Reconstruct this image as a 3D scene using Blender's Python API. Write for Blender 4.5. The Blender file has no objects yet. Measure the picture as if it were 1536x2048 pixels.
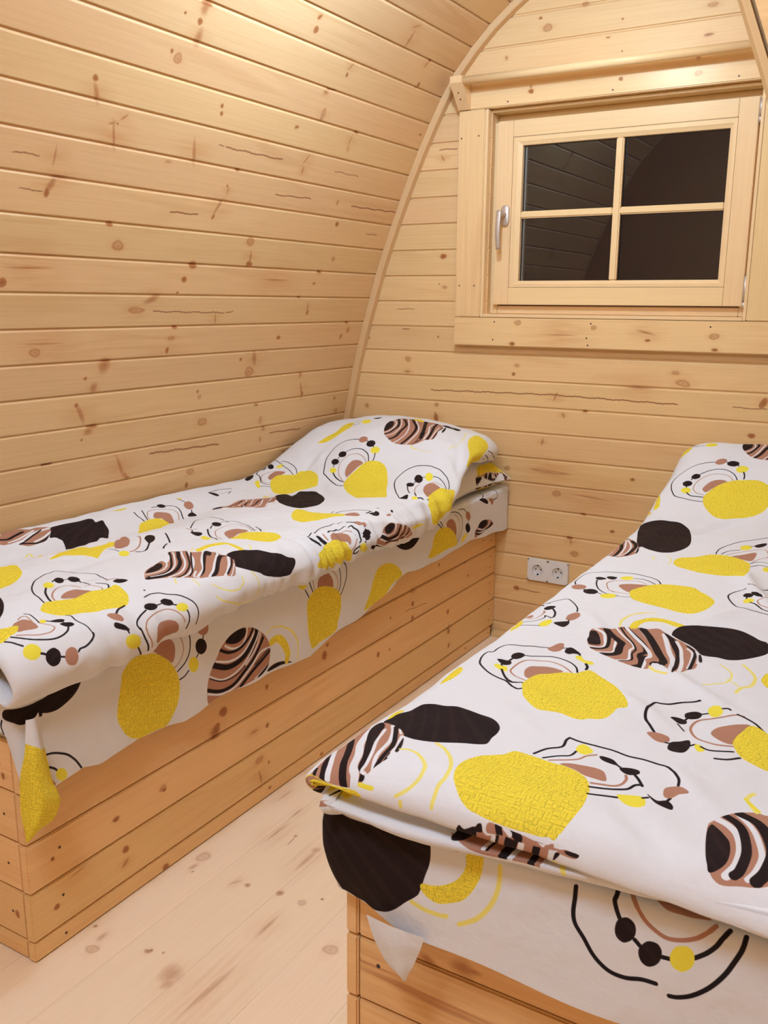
import bpy, bmesh, math, json, random
import numpy as np
from mathutils import Vector, Matrix, noise as mnoise

# ------------------------------------------------------------------ camera, world, lamps, exposure
sc = bpy.context.scene
COL = sc.collection
F_PX = 1839.0
YAW, PITCH, ROLL = 0.5359, 0.2235, 0.0074
cam_d = bpy.data.cameras.new('camera')
cam_d.sensor_fit = 'VERTICAL'; cam_d.sensor_height = 24.0
cam_d.lens = F_PX / 2048.0 * 24.0
cam_d.clip_start = 0.02
cam = bpy.data.objects.new('camera', cam_d); COL.objects.link(cam)
fw = Vector((-math.sin(YAW)*math.cos(PITCH), math.cos(YAW)*math.cos(PITCH), -math.sin(PITCH)))
r0 = Vector((math.cos(YAW), math.sin(YAW), 0)); u0 = r0.cross(fw)
rt = r0*math.cos(ROLL) + u0*math.sin(ROLL); up = rt.cross(fw)
cam.matrix_world = Matrix(((rt.x, up.x, -fw.x, 1.2934), (rt.y, up.y, -fw.y, -2.9719), (rt.z, up.z, -fw.z, 1.1917), (0, 0, 0, 1)))
sc.camera = cam

world = bpy.data.worlds.new('night'); sc.world = world; world.use_nodes = True
world.node_tree.nodes['Background'].inputs[0].default_value = (0.004, 0.004, 0.006, 1)
world.node_tree.nodes['Background'].inputs[1].default_value = 1.0
sc.view_settings.view_transform = 'Standard'; sc.view_settings.look = 'None'
sc.view_settings.gamma = 1.0; sc.view_settings.use_curve_mapping = False
sc.view_settings.exposure = 0.40

LAMPS = [((0.30, -1.02, 2.12), 15.5, 0.05, (0.82, 1.29, 1.94)),
         ((0.75, -3.10, 2.30), 36.0, 0.20, (0.88, 1.24, 1.70))]
for i, (p, e, rad, c) in enumerate(LAMPS):
    ld = bpy.data.lights.new('lamp_light', 'POINT')
    ld.shadow_soft_size = rad
    ld.energy = e; ld.color = c
    lo = bpy.data.objects.new('lamp_light', ld); lo.location = p; COL.objects.link(lo)   

# ------------------------------------------------------------------ data: printed motifs and knots (metres x 1000 on each cloth / board surface)
KNOTS = {
'shell': [["k",-1197,1992,7.0,7.0,0],["d",-1249,1998,4.0,4.0,0],["b",-1186,1958,11.0,22.0,0.0],["k",-1193,2033,16.0,5.0,0],["b",-1195,2021,12.0,14.0,0.0],["o",-1230,1901,11.0,12.0,0],["k",-1254,1912,4.0,5.0,0],["k",-1448,1812,7.0,6.0,0],["b",-1436,1782,24.0,7.0,-60.0],["b",-1362,1702,34.0,4.0,-72.0],["s",-1358,1729,3.0,3.0,0],["b",-1373,1728,12.0,3.0,20.0],["b",-1093,1701,34.0,6.0,-72.0],["c",-1585,1630,37,1.2,0],["b",-1512,1634,22.0,3.0,90.0],["b",-1509,1571,26.0,8.0,60.0],["b",-1488,1591,26.0,5.0,0.0],["k",-1516,1554,6.0,9.0,0],["c",-1558,1556,34,1.0,1],["c",-1074,1546,56,1.6,1],["b",-951,1575,30.0,5.0,60.0],["k",-961,1546,8.0,4.0,60.0],["k",-1318,1499,9.0,6.0,0],["o",-1279,1448,17.0,12.0,0],["k",-1033,1808,5.0,5.0,0],["k",-1039,1826,5.0,5.0,0],["b",-1343,1746,14.0,3.0,40.0],["o",-1173,1667,9.0,3.0,0],["c",-1000,1731,13,1.2,2],["k",-790,2075,8.0,9.0,0],["k",-797,2107,8.0,5.0,40.0],["b",-369,2155,26.0,6.0,90.0],["b",-375,2196,20.0,3.0,30.0],["k",-202,2126,7.0,4.0,0],["b",-214,2112,12.0,4.0,60.0],["k",-201,2047,9.0,6.0,80.0],["k",-581,1999,5.0,6.0,0],["b",-578,2023,16.0,3.0,50.0],["o",-620,1878,16.0,9.0,90.0],["c",-619,1948,26,1.6,0],["k",-424,1857,10.0,4.0,0],["b",-444,1828,18.0,3.0,80.0],["o",-440,1803,8.0,4.0,90.0],["k",-719,1825,8.0,4.0,20.0],["c",-859,1730,127,1.6,0],["b",-629,1745,22.0,3.0,55.0],["b",-630,1712,14.0,4.0,90.0],["c",-401,1730,72,1.1,0],["c",-635,1634,91,1.5,2],["c",-174,1637,147,1.8,1],["k",-402,1639,8.0,3.0,80.0],["k",-367,1571,8.0,7.0,0],["b",-644,1936,12.0,6.0,0],["c",-141,1552,39,1.2,-1],["k",-910,1679,8.0,4.0,0],["o",-777,1488,14.0,12.0,0],["d",-937,1633,4.0,4.0,0],["b",-929,1621,12.0,3.0,90.0],["k",-60,1908,6.0,3.0,0],["k",-1597,1347,10.0,9.0,0],["k",-996,1410,13.0,9.0,0],["k",-1020,1369,9.0,7.0,0],["k",-1037,1332,5.0,3.0,0],["b",-1128,1313,30.0,9.0,25.0],["c",-971,1277,149,1.4,-1],["b",-859,1256,16.0,4.0,-75.0],["k",-1022,1234,9.0,5.0,0],["k",-1038,1168,6.0,8.0,0],["o",-1486,1180,15.0,10.0,0],["b",-1263,1135,20.0,20.0,60.0],["k",-1256,1148,14.0,4.0,0],["b",-1288,1077,14.0,12.0,60.0],["k",-1320,1104,5.0,4.0,0],["b",-1324,1009,28.0,8.0,-60.0],["k",-1340,1034,6.0,5.0,0],["k",-1280,972,16.0,5.0,0],["b",-1294,958,14.0,10.0,0],["d",-1313,937,4.0,4.0,0],["o",-844,936,20.0,10.0,0],["k",-882,1035,4.0,5.0,0],["o",-871,1017,7.0,6.0,0],["c",-1418,886,21,2.4,0],["b",-1166,840,40.0,6.0,-62.0],["b",-1143,810,16.0,6.0,-60.0],["k",-1135,803,7.0,4.0,0],["c",-903,858,156,2.2,-2],["o",-871,779,14.0,9.0,0],["k",-882,737,6.0,8.0,0],["o",-1179,1283,26.0,8.0,0],["b",-1531,1383,60.0,3.0,2.0],["b",-1462,1201,50.0,2.0,0],["o",-1029,1203,12.0,6.0,0],["k",-758,1422,12.0,8.0,0],["b",-759,1442,20.0,5.0,-80.0],["k",-387,1410,10.0,4.0,0],["k",-403,1371,7.0,4.0,0],["b",-329,1456,8.0,9.0,0],["b",-610,1378,60.0,3.0,0],["c",-802,1277,20,1.4,3],["k",-467,1325,8.0,3.0,0],["k",-402,1274,8.0,5.0,80.0],["b",-408,1294,3.0,14.0,0],["k",-141,1235,9.0,4.0,0],["k",-532,1190,8.0,6.0,0],["k",-162,1184,9.0,5.0,60.0],["b",-124,1207,12.0,9.0,60.0],["k",-704,1125,6.0,5.0,0],["o",-651,1082,18.0,16.0,0],["b",-637,1125,26.0,10.0,-70.0],["b",-364,1054,12.0,8.0,70.0],["b",-344,995,30.0,7.0,-70.0],["k",-335,983,6.0,8.0,0],["k",-588,966,8.0,4.0,0],["o",-121,950,9.0,6.0,0],["o",-553,911,13.0,6.0,90.0],["b",-529,880,12.0,8.0,60.0],["k",-539,842,9.0,3.0,90.0],["c",-400,856,94,1.8,-2],["o",-98,899,10.0,8.0,0],["c",-144,824,24,1.2,0],["o",-393,778,10.0,6.0,0]],
'back': [["o",54,986,9.0,6.0,0],["k",43,956,6.0,5.0,0],["c",-45,889,236,1.7,1],["c",391,889,216,1.8,-1],["b",198,887,18.0,3.0,70.0],["o",589,984,12.0,5.0,0],["o",615,952,22.0,9.0,-15.0],["k",303,845,8.0,4.0,0],["b",229,826,10.0,5.0,-60.0],["k",856,905,14.0,9.0,60.0],["c",818,887,53,1.2,0],["b",159,730,12.0,5.0,80.0],["k",831,804,9.0,7.0,0],["k",477,631,7.0,5.0,0],["o",219,556,15.0,9.0,0],["o",32,626,9.0,8.0,0],["k",317,495,9.0,4.0,0],["k",421,448,7.0,5.0,0],["k",273,405,10.0,5.0,0],["b",279,392,12.0,3.0,90.0],["o",294,351,13.0,9.0,0],["k",86,194,9.0,7.0,0],["k",-253,789,16.0,5.0,-70.0],["b",-253,833,8.0,8.0,60.0],["c",132,192,44,1.3,-1],["b",348,555,60.0,3.0,-4.0],["b",478,931,40.0,3.0,0],["o",188,629,70.0,5.0,-3.0],["o",-374,992,10.0,9.0,0],["b",-376,947,12.0,4.0,0],["k",-544,1065,5.0,4.0,0],["c",-386,1171,40,1.1,-1],["c",-385,1099,18,1.6,0],["d",-252,1075,4.0,4.0,0],["o",-230,1247,8.0,5.0,0],["d",-251,1258,3.0,3.0,0],["k",-238,1352,10.0,8.0,0],["b",-550,812,10.0,8.0,-60.0],["k",-254,777,16.0,5.0,-60.0],["k",85,193,9.0,6.0,0],["o",114,2039,13.0,11.0,0],["k",89,2070,5.0,4.0,0],["k",353,2032,3.0,3.0,0],["k",311,1986,6.0,2.0,0],["k",610,1956,12.0,4.0,0],["b",-23,1967,5.0,8.0,0],["d",357,1942,3.0,3.0,0],["c",-227,1704,38,1.4,0],["b",-247,1676,14.0,3.0,-60.0],["o",616,2035,14.0,6.0,0],["o",233,2090,9.0,6.0,0]],
'casing': [["k",79,1852,8.0,6.0,0],["b",78,1866,4.0,6.0,0],["k",368,1858,6.0,5.0,0],["o",597,1849,10.0,7.0,0],["b",593,1891,6.0,5.0,0],["k",1559,-161,9.0,7.0,0],["k",1555,-136,5.0,5.0,0],["b",1236,-156,14.0,5.0,-45.0],["b",1236,-118,14.0,5.0,45.0],["o",64,1130,10.0,8.0,0],["k",46,1060,8.0,6.0,0],["o",327,1119,8.0,7.0,0],["k",503,1083,8.0,4.0,0],["o",703,1100,14.0,8.0,0],["k",708,1060,9.0,4.0,0],["b",497,1107,30.0,4.0,-15.0],["b",211,1093,60.0,2.0,0]],
'bed': [["k",-1827,188,7.0,5.0,0],["k",-1807,110,7.0,7.0,0],["b",-1810,81,12.0,5.0,30.0],["o",-1697,193,9.0,6.0,0],["k",-1700,9,8.0,6.0,0],["k",-1981,86,6.0,5.0,0],["d",-1982,187,5.0,5.0,0],["k",702,886,4.0,6.0,0],["k",707,608,5.0,7.0,0],["b",-1926,130,20.0,2.0,8.0],["k",-1526,253,14.0,10.0,50.0],["k",-1693,188,6.0,4.0,0],["k",-1698,8,6.0,5.0,0],["o",-1375,113,13.0,8.0,0],["d",-1339,91,5.0,4.0,0],["b",-1372,66,22.0,4.0,-75.0],["k",-1342,189,5.0,5.0,0],["k",-1112,12,6.0,4.0,0],["k",-1337,21,5.0,3.0,0],["b",-1392,194,16.0,3.0,0],["k",-618,294,7.0,7.0,0],["k",-618,249,6.0,6.0,0],["k",-378,198,5.0,7.0,0],["k",-368,134,14.0,5.0,80.0],["k",-366,75,4.0,7.0,0],["k",-1095,287,10.0,10.0,0],["k",-821,197,6.0,8.0,0],["k",-447,376,4.0,5.0,0],["d",-752,288,4.0,5.0,0],["d",-756,191,4.0,5.0,0],["c",-595,277,75,0.9,-5],["k",-1081,312,6.0,4.0,0],["o",-616,336,14.0,5.0,0],["k",-1499,288,11.0,10.0,0],["k",-1340,289,5.0,6.0,0],["k",-1340,190,4.0,6.0,0],["b",-1530,251,16.0,16.0,30.0],["k",-227,285,5.0,4.0,0],["k",-375,198,6.0,8.0,0],["k",-368,130,12.0,5.0,-60.0],["k",-364,76,5.0,8.0,0],["k",-232,22,6.0,3.0,0],["k",-109,383,4.0,3.0,0],["k",-250,337,7.0,3.0,0],["b",759,347,14.0,6.0,-20.0],["b",810,355,18.0,12.0,-10.0],["b",824,356,12.0,4.0,0],["b",721,287,90.0,3.0,-2.0],["b",766,291,120.0,3.0,-1.0],["b",670,302,60.0,2.0,0],["b",788,282,70.0,5.0,0]],
'floor': [["o",-1620,35,16.0,13.0,0],["c",-1673,51,6,1.6,31],["b",-1659,40,12.0,6.0,0],["k",-1635,256,8.0,7.0,0],["o",-1637,313,8.0,9.0,0],["d",-1606,342,4.0,4.0,0],["k",-1649,182,6.0,6.0,0],["b",-1653,155,16.0,3.0,30.0],["b",-1471,232,12.0,9.0,0],["b",-1512,235,40.0,5.0,0.0],["o",-1722,441,12.0,14.0,0],["b",-1947,242,14.0,10.0,0],["b",-1926,230,22.0,22.0,0],["d",-1892,178,3.0,3.0,0],["d",-1899,154,5.0,4.0,0],["b",-1732,298,30.0,4.0,0],["c",-1472,163,18,0.8,-6],["k",-1449,160,4.0,4.0,0],["b",-1459,114,40.0,3.0,0],["b",-1316,31,30.0,3.0,0],["b",-1368,104,20.0,3.0,0],["b",-1906,317,60.0,4.0,0],["b",-1945,313,60.0,4.0,0],["o",-1954,56,10.0,13.0,0],["k",-1905,11,4.0,4.0,0],["k",-1904,150,5.0,7.0,0],["b",-1920,45,14.0,6.0,0]]}
PRINT = {
'duvet_left': [
["P","P",0,[578,-405,595,-406,622,-402,639,-381,666,-386,692,-374,685,-357,668,-340,636,-316,612,-311,583,-310,568,-326,547,-328,531,-349,534,-360]],
["C","K",14,[547,-371,562,-362,586,-368,614,-375]],
["C","W",6,[552,-346,585,-349,620,-361,643,-371]],
["C","W",10,[527,-331,559,-330,597,-342,635,-358,688,-369]],
["C","K",7,[529,-330,549,-321,587,-333,620,-346,662,-366]],
["C","K",10,[574,-329,591,-321,608,-313,633,-319,666,-335]],
["C","W",7,[608,-321,639,-330,676,-348]],
["L","W",9,[531,-339,551,-334,585,-338]],
["P","K",0,[694,-369,716,-370,749,-368,788,-371,816,-373,822,-361,815,-342,837,-342,828,-321,809,-287,779,-255,766,-244,737,-248,581,-93,557,-99,542,-111,660,-277,671,-311,667,-321,656,-326,681,-352]],
["P","Y",0,[426,-35,456,-54,494,-75,534,-85,550,-75,551,-53,571,-51,592,-48,609,-54,614,-43,591,-18,575,-20,549,-7,519,16,496,32,497,11,492,-10,478,-21,464,-35,443,-32]],
["P","P",0,[607,-36,635,-57,651,-55,659,-45,634,-16,606,5,583,14,577,2,587,-14]],
["L","P",3,[624,-52,651,-65,668,-51]],
["L","P",4,[688,-50,689,-40,647,5,614,33,587,49,573,49]],
["L","k",3,[564,-9,568,3,560,29]],
["P","y",0,[561,60,552,67,544,70,539,66,539,58,542,49,548,41,556,35,565,31,570,34,572,40,569,49]],
["L","k",5,[578,63,585,73,600,72,633,44,653,27]],
["L","f",4,[533,-261,548,-257,438,-83,459,-99]],
["P","Y",0,[908,-380,923,-378,953,-374,947,-368,926,-369]],
["P","Y",0,[338,-87,347,-76,358,-72,362,-58,348,-32,325,6,296,32,263,55,247,59,237,51]],
["P","K",0,[190,118,177,146,157,180,138,205,124,217,120,214]],
["L","k",3.5,[213,211,224,184,234,156,263,113,285,88,307,68,338,49,355,44]],
["L","k",3,[356,47,374,43,382,51,385,71,380,97,388,110,390,128,397,142,385,169,381,186]],
["L","k",5,[314,108,329,98]],
["P","K",0,[328,124,323,128,318,129,314,126,315,118,319,109,327,99,334,92,340,91,341,96,339,106,334,117]],
["L","k",4,[333,118,340,122]],
["P","K",0,[354,140,349,142,344,141,339,138,337,133,338,126,343,118,349,114,355,114,357,120,358,128,357,135]],
["L","k",4,[351,141,343,164,340,183]],
["L","k",4,[354,185,361,195,365,204,361,212,356,216]],
["L","k",5,[280,132,252,165,236,191,227,211]],
["P","y",0,[301,129,293,136,285,140,280,139,280,132,283,121,291,110,299,102,306,100,309,103,309,111,306,120]],
["L","P",4,[236,210,245,192,266,170,292,152,314,148,315,169,317,183]],
["L","P",3,[326,183,338,188,343,201,346,209,341,216]],
["P","P",0,[252,209,261,198,282,188,301,187,310,199,319,212,303,220,283,221,265,216]],
["P","Y",0,[188,236,203,219,216,210,228,211,249,215,271,219,295,215,318,211,341,216,358,217,375,214,376,230,367,255,352,275,336,287,301,293,280,283,253,276,225,274,209,266,197,254]],
["L","P",4,[378,188,391,190,398,197]],
["P","K",0,[383,200,394,197,402,202,409,213,396,216,385,212]],
["L","k",3,[157,233,163,239,161,254,156,273]],
["L","P",3,[135,246,146,240,154,242,152,253,149,264]],
["P","P",0,[117,256,134,250,144,251,149,264,144,286,133,288,120,282,111,276]],
["P","Y",0,[95,247,109,254,120,260,121,266,113,274,105,276,96,275,84,278,75,272]],
["L","P",3,[154,273,161,284,167,291,166,300,154,307,141,307,124,301,104,282]],
["P","y",0,[169,274,166,277,163,278,160,278,158,276,158,273,159,270,162,267,166,265,169,266,171,268,171,271]],
["L","k",5,[171,273,176,277]],
["P","K",0,[174,277,186,274,196,276,199,282,192,287,183,285]],
["P","K",0,[183,291,194,291,202,296,202,303,193,305,185,301]],
["L","k",4,[191,287,192,292]],
["L","k",4,[190,304,182,313,167,320,150,322,132,317,112,304,96,278]],
["L","k",3,[214,268,217,276,212,293,214,304,218,312,220,321,221,330,217,337,212,341]],
["L","k",4,[223,328,221,333,209,342,196,348,185,350,180,354]],
["P","y",0,[116,333,111,337,104,338,97,335,91,329,88,322,90,316,95,312,103,311,110,314,115,320,117,326]],
["L","k",4,[83,279,88,288,92,300,96,308]],
["L","k",5,[115,335,119,338,121,340]],
["P","K",0,[144,355,140,361,134,364,126,363,121,358,118,351,119,344,124,338,131,336,139,336,144,341,146,347]],
["L","k",4,[144,354,152,357]],
["P","P",0,[176,362,173,368,167,373,160,373,154,370,151,363,152,356,157,349,164,345,172,344,177,348,178,354]],
["P","y",0,[326,371,326,379,320,384,304,377,290,370,284,364,283,358,286,352,294,350,305,351,317,356,324,363]],
["L","k",4,[293,342,294,345]],
["P","P",0,[284,328,287,328,288,330,286,332]],
["L","k",4,[323,384,345,415]],
["L","k",5,[332,286,319,291,300,300,291,306]],
["P","P",0,[275,302,280,299,286,303,294,310,297,320,291,324,286,321,278,314]],
["P","K",0,[274,324,278,321,285,326,293,333,298,341,293,342,281,336,274,330]],
["L","k",4,[292,341,294,346]],
["L","k",3.6,[386,282,408,275,427,280,439,295,454,308,464,320,474,333,478,344,478,355,476,366,474,376]],
["P","K",0,[397,314,391,318,379,321,366,321,359,318,356,315,357,311,362,307,371,305,383,304,393,305,398,309]],
["L","k",4,[398,311,411,310]],
["P","K",0,[433,321,429,323,423,322,418,319,413,314,412,307,414,302,419,300,425,301,429,306,433,311,434,317]],
["L","k",4,[430,322,438,327]],
["P","y",0,[457,340,453,343,447,344,440,342,435,339,433,334,434,330,439,326,445,326,451,327,455,331,458,336]],
["L","k",4,[453,344,454,354,453,366,449,380]],
["L","k",4,[355,318,341,323,329,331,325,339,328,348]],
["L","P",3,[338,352,341,343,349,335,372,329,407,326,425,334,434,345,440,356,442,364]],
["P","P",0,[361,357,367,352,393,349,411,352,423,360,430,373,429,385,415,387,386,387,360,367]],
["L","k",4,[329,346,333,363,343,383,347,395]],
["L","P",3,[339,348,340,360,347,373,352,387]],
["P","P",0,[360,358,371,349,398,349,415,354,426,365,429,375,413,390,365,383]],
["L","k",5,[410,258,409,259]],
["P","P",0,[448,220,473,197,507,184,546,169,540,190,572,169,605,131,624,140,630,173,655,186,672,209,667,229,679,240,669,262,640,293,616,311,593,302,565,288,532,285,510,266,488,244,446,232]],
["P","K",0,[467,204,490,192,507,187,523,178,532,182,518,200,499,208,480,209]],
["C","W",4,[457,212,482,214,506,213,528,202,540,190]],
["C","K",7,[454,224,485,226,510,223,535,208,567,177,609,131]],
["C","W",4,[460,225,493,229,521,223,548,206,578,176,613,137]],
["C","K",13,[445,228,474,233,505,235,535,226,570,200,590,176,623,143]],
["C","W",5,[492,244,523,243,552,229,584,200,605,172,615,159]],
["C","K",6,[622,169,595,201,567,229,528,253,502,256]],
["C","W",6,[626,171,607,201,574,233,534,258,509,263]],
["C","K",5,[524,269,550,253,582,221,627,177]],
["C","W",7,[654,188,608,226,581,255,539,278]],
["C","W",5,[556,257,531,275,537,284]],
["P","K",0,[659,187,665,201,643,218,638,212,604,240,574,266,551,278,548,278,581,255,620,218]],
["C","K",10,[661,219,637,247,594,275,567,290]],
["C","W",7,[675,211,643,235,618,253,592,273,566,287]],
["P","K",0,[659,228,674,241,660,237,627,260,595,285,580,292,572,287,594,275,632,245]],
["C","W",7,[671,244,646,269,613,294,596,303]],
["C","K",6,[672,254,638,282,604,302]],
["C","W",3,[655,276,623,300,608,309]],
["L","Y",12,[651,176,687,173,717,177,740,183,735,210,727,236]],
["L","f",3,[636,171,665,149]],
["P","K",0,[677,235,704,229,737,239,765,257,782,284,810,301,832,309,828,323,809,337,777,345,747,342,721,335,695,320,667,308,650,292,650,283,669,262]],
["L","f",3.5,[768,222,752,241]],
["L","f",3.5,[673,314,681,333,679,350,673,375,652,387,595,366,567,355,548,338]],
["L","f",3,[641,316,635,331,608,340,586,336,567,321,554,309]],
["L","f",3,[493,258,480,275]],
["L","f",3,[517,284,516,306]],
["L","k",4,[948,-339,941,-319,938,-298,930,-280]],
["L","k",4,[974,-335,961,-311,947,-285]],
["L","P",3,[949,-272,960,-297,979,-318,1000,-324,1025,-318,1048,-305,1056,-287,1043,-260,1004,-223]],
["L","k",4,[1015,-337,1032,-335,1049,-331]],
["P","K",0,[1057,-323,1051,-320,1045,-320,1039,-323,1036,-328,1036,-334,1039,-339,1046,-343,1053,-343,1059,-341,1061,-335,1061,-329]],
["L","k",4,[1057,-326,1077,-317,1080,-300,1063,-269,1022,-222]],
["P","P",0,[975,-291,998,-307,1017,-296,1027,-278,1007,-247,963,-204,959,-217,985,-265,971,-277]],
["P","Y",0,[746,-108,887,-257,930,-280,962,-282,982,-267,974,-236,951,-209,902,-190,788,-108,747,-91]],
["L","k",4,[1131,-348,1131,-330,1128,-312]],
["P","P",0,[1119,-271,1105,-264,1095,-264,1092,-270,1095,-281,1105,-295,1117,-306,1129,-311,1139,-311,1143,-305,1140,-295,1132,-283]],
["L","k",4,[1096,-258,1082,-244]],
["P","K",0,[1052,-231,1066,-243,1084,-245,1079,-228,1066,-212,1056,-218]],
["P","Y",0,[1131,-348,1145,-343,1135,-334]],
["P","P",0,[633,-15,617,0,602,10,594,9,596,-1,606,-17,621,-36,646,-60,663,-73,672,-74,668,-60,655,-41]],
["L","P",4,[689,-44,673,-22,633,18,600,44,577,53,577,46]],
["P","K",0,[678,-14,704,-36,717,-35,713,-18,683,13,657,28,652,23]],
["L","k",4,[653,26,626,50,595,73,580,70,579,61]],
["L","k",5,[755,-25,725,13,686,58]],
["L","k",5,[672,63,640,87,622,101]],
["L","k",4,[1259,-331,1301,-334,1333,-328,1362,-321]],
["P","K",0,[1260,-332,1271,-320,1266,-295,1253,-290,1251,-309]],
["L","P",3,[1281,-300,1301,-298,1324,-300]],
["L","k",3,[1303,-286,1338,-304]],
["L","k",4,[837,-22,895,-69,965,-121,982,-118]],
["L","k",4,[993,-123,1005,-110]],
["L","k",3,[1003,-103,983,-58,955,-16]],
["P","K",0,[907,16,897,22,889,23,885,19,885,11,892,0,903,-12,917,-22,926,-24,930,-19,925,-7,917,6]],
["L","k",4,[930,-6,945,-4,940,12]],
["L","k",4,[885,5,861,21]],
["L","k",5,[852,20,815,56,785,93,757,137]],
["L","P",3,[766,141,803,91,845,52,882,38,915,35,929,45,926,68]],
["L","k",3,[950,-6,957,21,942,59,925,94,880,146]],
["L","P",3,[922,67,921,88,878,140]],
["L","k",4,[932,106,909,136,882,163]],
["P","P",0,[838,86,868,75,890,85,880,122,855,139,830,136,795,151,780,152,808,117]],
["P","Y",0,[781,155,812,148,844,136,863,153,882,177,896,198,888,219,864,230,829,234,808,217,804,182]],
["L","P",5,[829,-29,828,-11,839,-4]],
["P","K",0,[802,10,812,12,816,30,803,47,784,55,783,44]],
["L","k",4,[823,-5,810,10]],
["P","y",0,[776,67,791,69,767,108,744,113]],
["P","K",0,[1359,-149,1433,-184,1449,-166,1396,-111,1486,-155,1497,-128,1492,-88,1438,-27,1362,33,1278,73,1231,73,1204,63,1198,32,1223,-17,1273,-71]],
["P","P",0,[1141,-218,1177,-223,1192,-200,1251,-217,1286,-219,1302,-201,1326,-174,1336,-152,1360,-145,1277,-89,1249,-92,1177,-49,1162,-75,1153,-114,1137,-154,1154,-203]],
["P","K",0,[1136,-213,1168,-225,1181,-213,1162,-201,1145,-206]],
["C","K",8,[1175,-196,1202,-188,1234,-193,1275,-210]],
["C","W",4,[1147,-143,1215,-173,1268,-189,1296,-211]],
["C","K",8,[1158,-119,1237,-166,1267,-174]],
["C","W",4,[1150,-112,1222,-140,1305,-188]],
["C","K",9,[1175,-94,1250,-136,1299,-153]],
["C","W",5,[1146,-91,1192,-83,1258,-123,1301,-150]],
["C","W",4,[1186,-56,1289,-116,1336,-141]],
["C","K",5,[1249,-92,1302,-117,1340,-130]],
["P","Y",0,[1338,-183,1360,-180,1350,-162]],
["P","Y",0,[1105,92,1128,79,1178,55,1183,69,1164,103,1162,132,1152,176,1175,202,1179,219,1166,221,1140,207,1105,197,1069,188,1041,174,1054,145,1066,123]],
["P","P",0,[1177,217,1201,216,1217,227,1212,243,1201,248,1175,229]],
["L","k",3,[1162,183,1185,177]],
["L","k",3.5,[1170,193,1198,191,1225,205,1251,223,1270,243]],
["L","k",6,[1234,253,1262,249]],
["P","K",0,[1242,256,1262,261,1279,258,1275,271,1257,279,1236,279,1236,269]],
["L","k",3,[1301,247,1310,251]],
["L","k",4,[932,305,930,289,931,275,939,261,961,254,1001,247,1050,236,1076,240]],
["L","k",3,[1074,239,1108,242,1133,252,1136,275]],
["P","P",0,[1135,275,1157,284,1160,296,1157,299,1137,292,1134,280]],
["L","k",4,[1155,298,1139,307]],
["P","K",0,[1157,323,1139,329,1136,333,1132,334,1128,331,1112,325,1113,319,1132,311,1136,308,1153,306,1158,310,1159,316]],
["L","k",4,[1131,333,1112,335]],
["L","k",6,[1001,278,1034,269,1062,265]],
["L","k",3.5,[1059,268,1074,275,1108,276,1109,290,1110,303,1106,319,1100,333,1067,340,1063,354]],
["L","k",6,[958,275,955,290,956,305]],
["L","P",3.5,[990,271,986,283,984,295]],
["L","P",3,[1053,281,1070,289,1078,300,1100,309,1074,324,1065,335,1057,346]],
["P","P",0,[993,291,1000,288,1049,279,1064,296,1066,309,1062,321,1055,328,1050,315,1003,309,990,302]],
["P","Y",0,[903,351,906,334,926,317,951,307,957,305,988,301,1000,307,1042,312,1050,324,1051,334,1060,349,1061,358,1065,386,991,359,955,360]],
["P","y",0,[1132,355,1133,362,1113,356,1110,359,1106,358,1102,354,1078,340,1100,341,1103,337,1107,336,1110,338,1113,342]],
["L","k",4,[1066,353,1073,346]],
["P","P",0,[1164,350,1191,343,1207,327,1231,321,1258,320,1277,329,1313,339,1338,351,1368,376,1358,382,1315,380,1272,377,1228,373]],
["P","K",0,[1214,330,1227,323,1251,321,1267,326,1262,337,1245,343,1220,339]],
["C","W",5,[1199,334,1226,346,1261,348,1271,336,1272,327]],
["C","K",14,[1193,339,1239,359,1273,358,1286,345,1297,334]],
["C","W",5,[1194,347,1245,368,1285,364,1308,350,1309,339]],
["C","K",6,[1218,362,1274,372,1313,362,1318,344]],
["C","W",4,[1251,376,1304,378,1329,362,1329,346]],
["C","K",6,[1287,378,1334,370,1342,355]],
["C","W",3,[1326,379,1358,366]],
["P","K",0,[1160,366,1163,354,1197,367,1234,379,1204,371]],
["P","y",0,[1360,357,1390,356,1419,360,1410,365,1379,365]],
["P","P",0,[1548,-327,1578,-344,1604,-341,1612,-321,1609,-305,1594,-307,1576,-314,1551,-310,1538,-310]],
["L","P",3,[1515,-292,1510,-314,1538,-348,1568,-364,1592,-358,1605,-342]],
["L","k",4,[1560,-387,1601,-406,1615,-392]],
["P","K",0,[1628,-399,1605,-387,1598,-397]],
["P","K",0,[1643,-401,1653,-399,1639,-376,1624,-364,1613,-367,1615,-379]],
["L","k",4,[1615,-390,1625,-385]],
["P","y",0,[1627,-355,1644,-355,1652,-342,1637,-337,1627,-344]],
["L","k",4,[1471,-293,1484,-283,1491,-269]],
["L","k",4,[1565,-392,1545,-359,1506,-319,1499,-295,1504,-281]],
["L","k",3,[1663,-358,1669,-353,1664,-327,1648,-295,1634,-276,1616,-263]],
["L","k",3,[1646,-343,1632,-314,1619,-290,1606,-271]],
["L","k",3,[1683,-398,1656,-358,1655,-349]],
["P","K",0,[1496,-378,1532,-399,1543,-401,1553,-393,1523,-369,1497,-358,1483,-360]],
["P","y",0,[1494,-334,1510,-331,1464,-288,1450,-284,1467,-309]],
["P","Y",0,[1510,-285,1541,-306,1579,-317,1595,-299,1606,-265,1628,-258,1634,-234,1625,-202,1602,-169,1569,-144,1542,-129,1525,-143,1499,-163,1461,-173,1442,-192,1457,-231]],
["P","Y",0,[1777,-272,1794,-267,1824,-256,1849,-242,1904,-246,1927,-234,1918,-210,1880,-197,1847,-205,1819,-214,1796,-226,1780,-242]],
["L","k",3,[1899,-221,1918,-210,1929,-186]],
["L","k",3,[1893,-197,1898,-171]],
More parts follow.
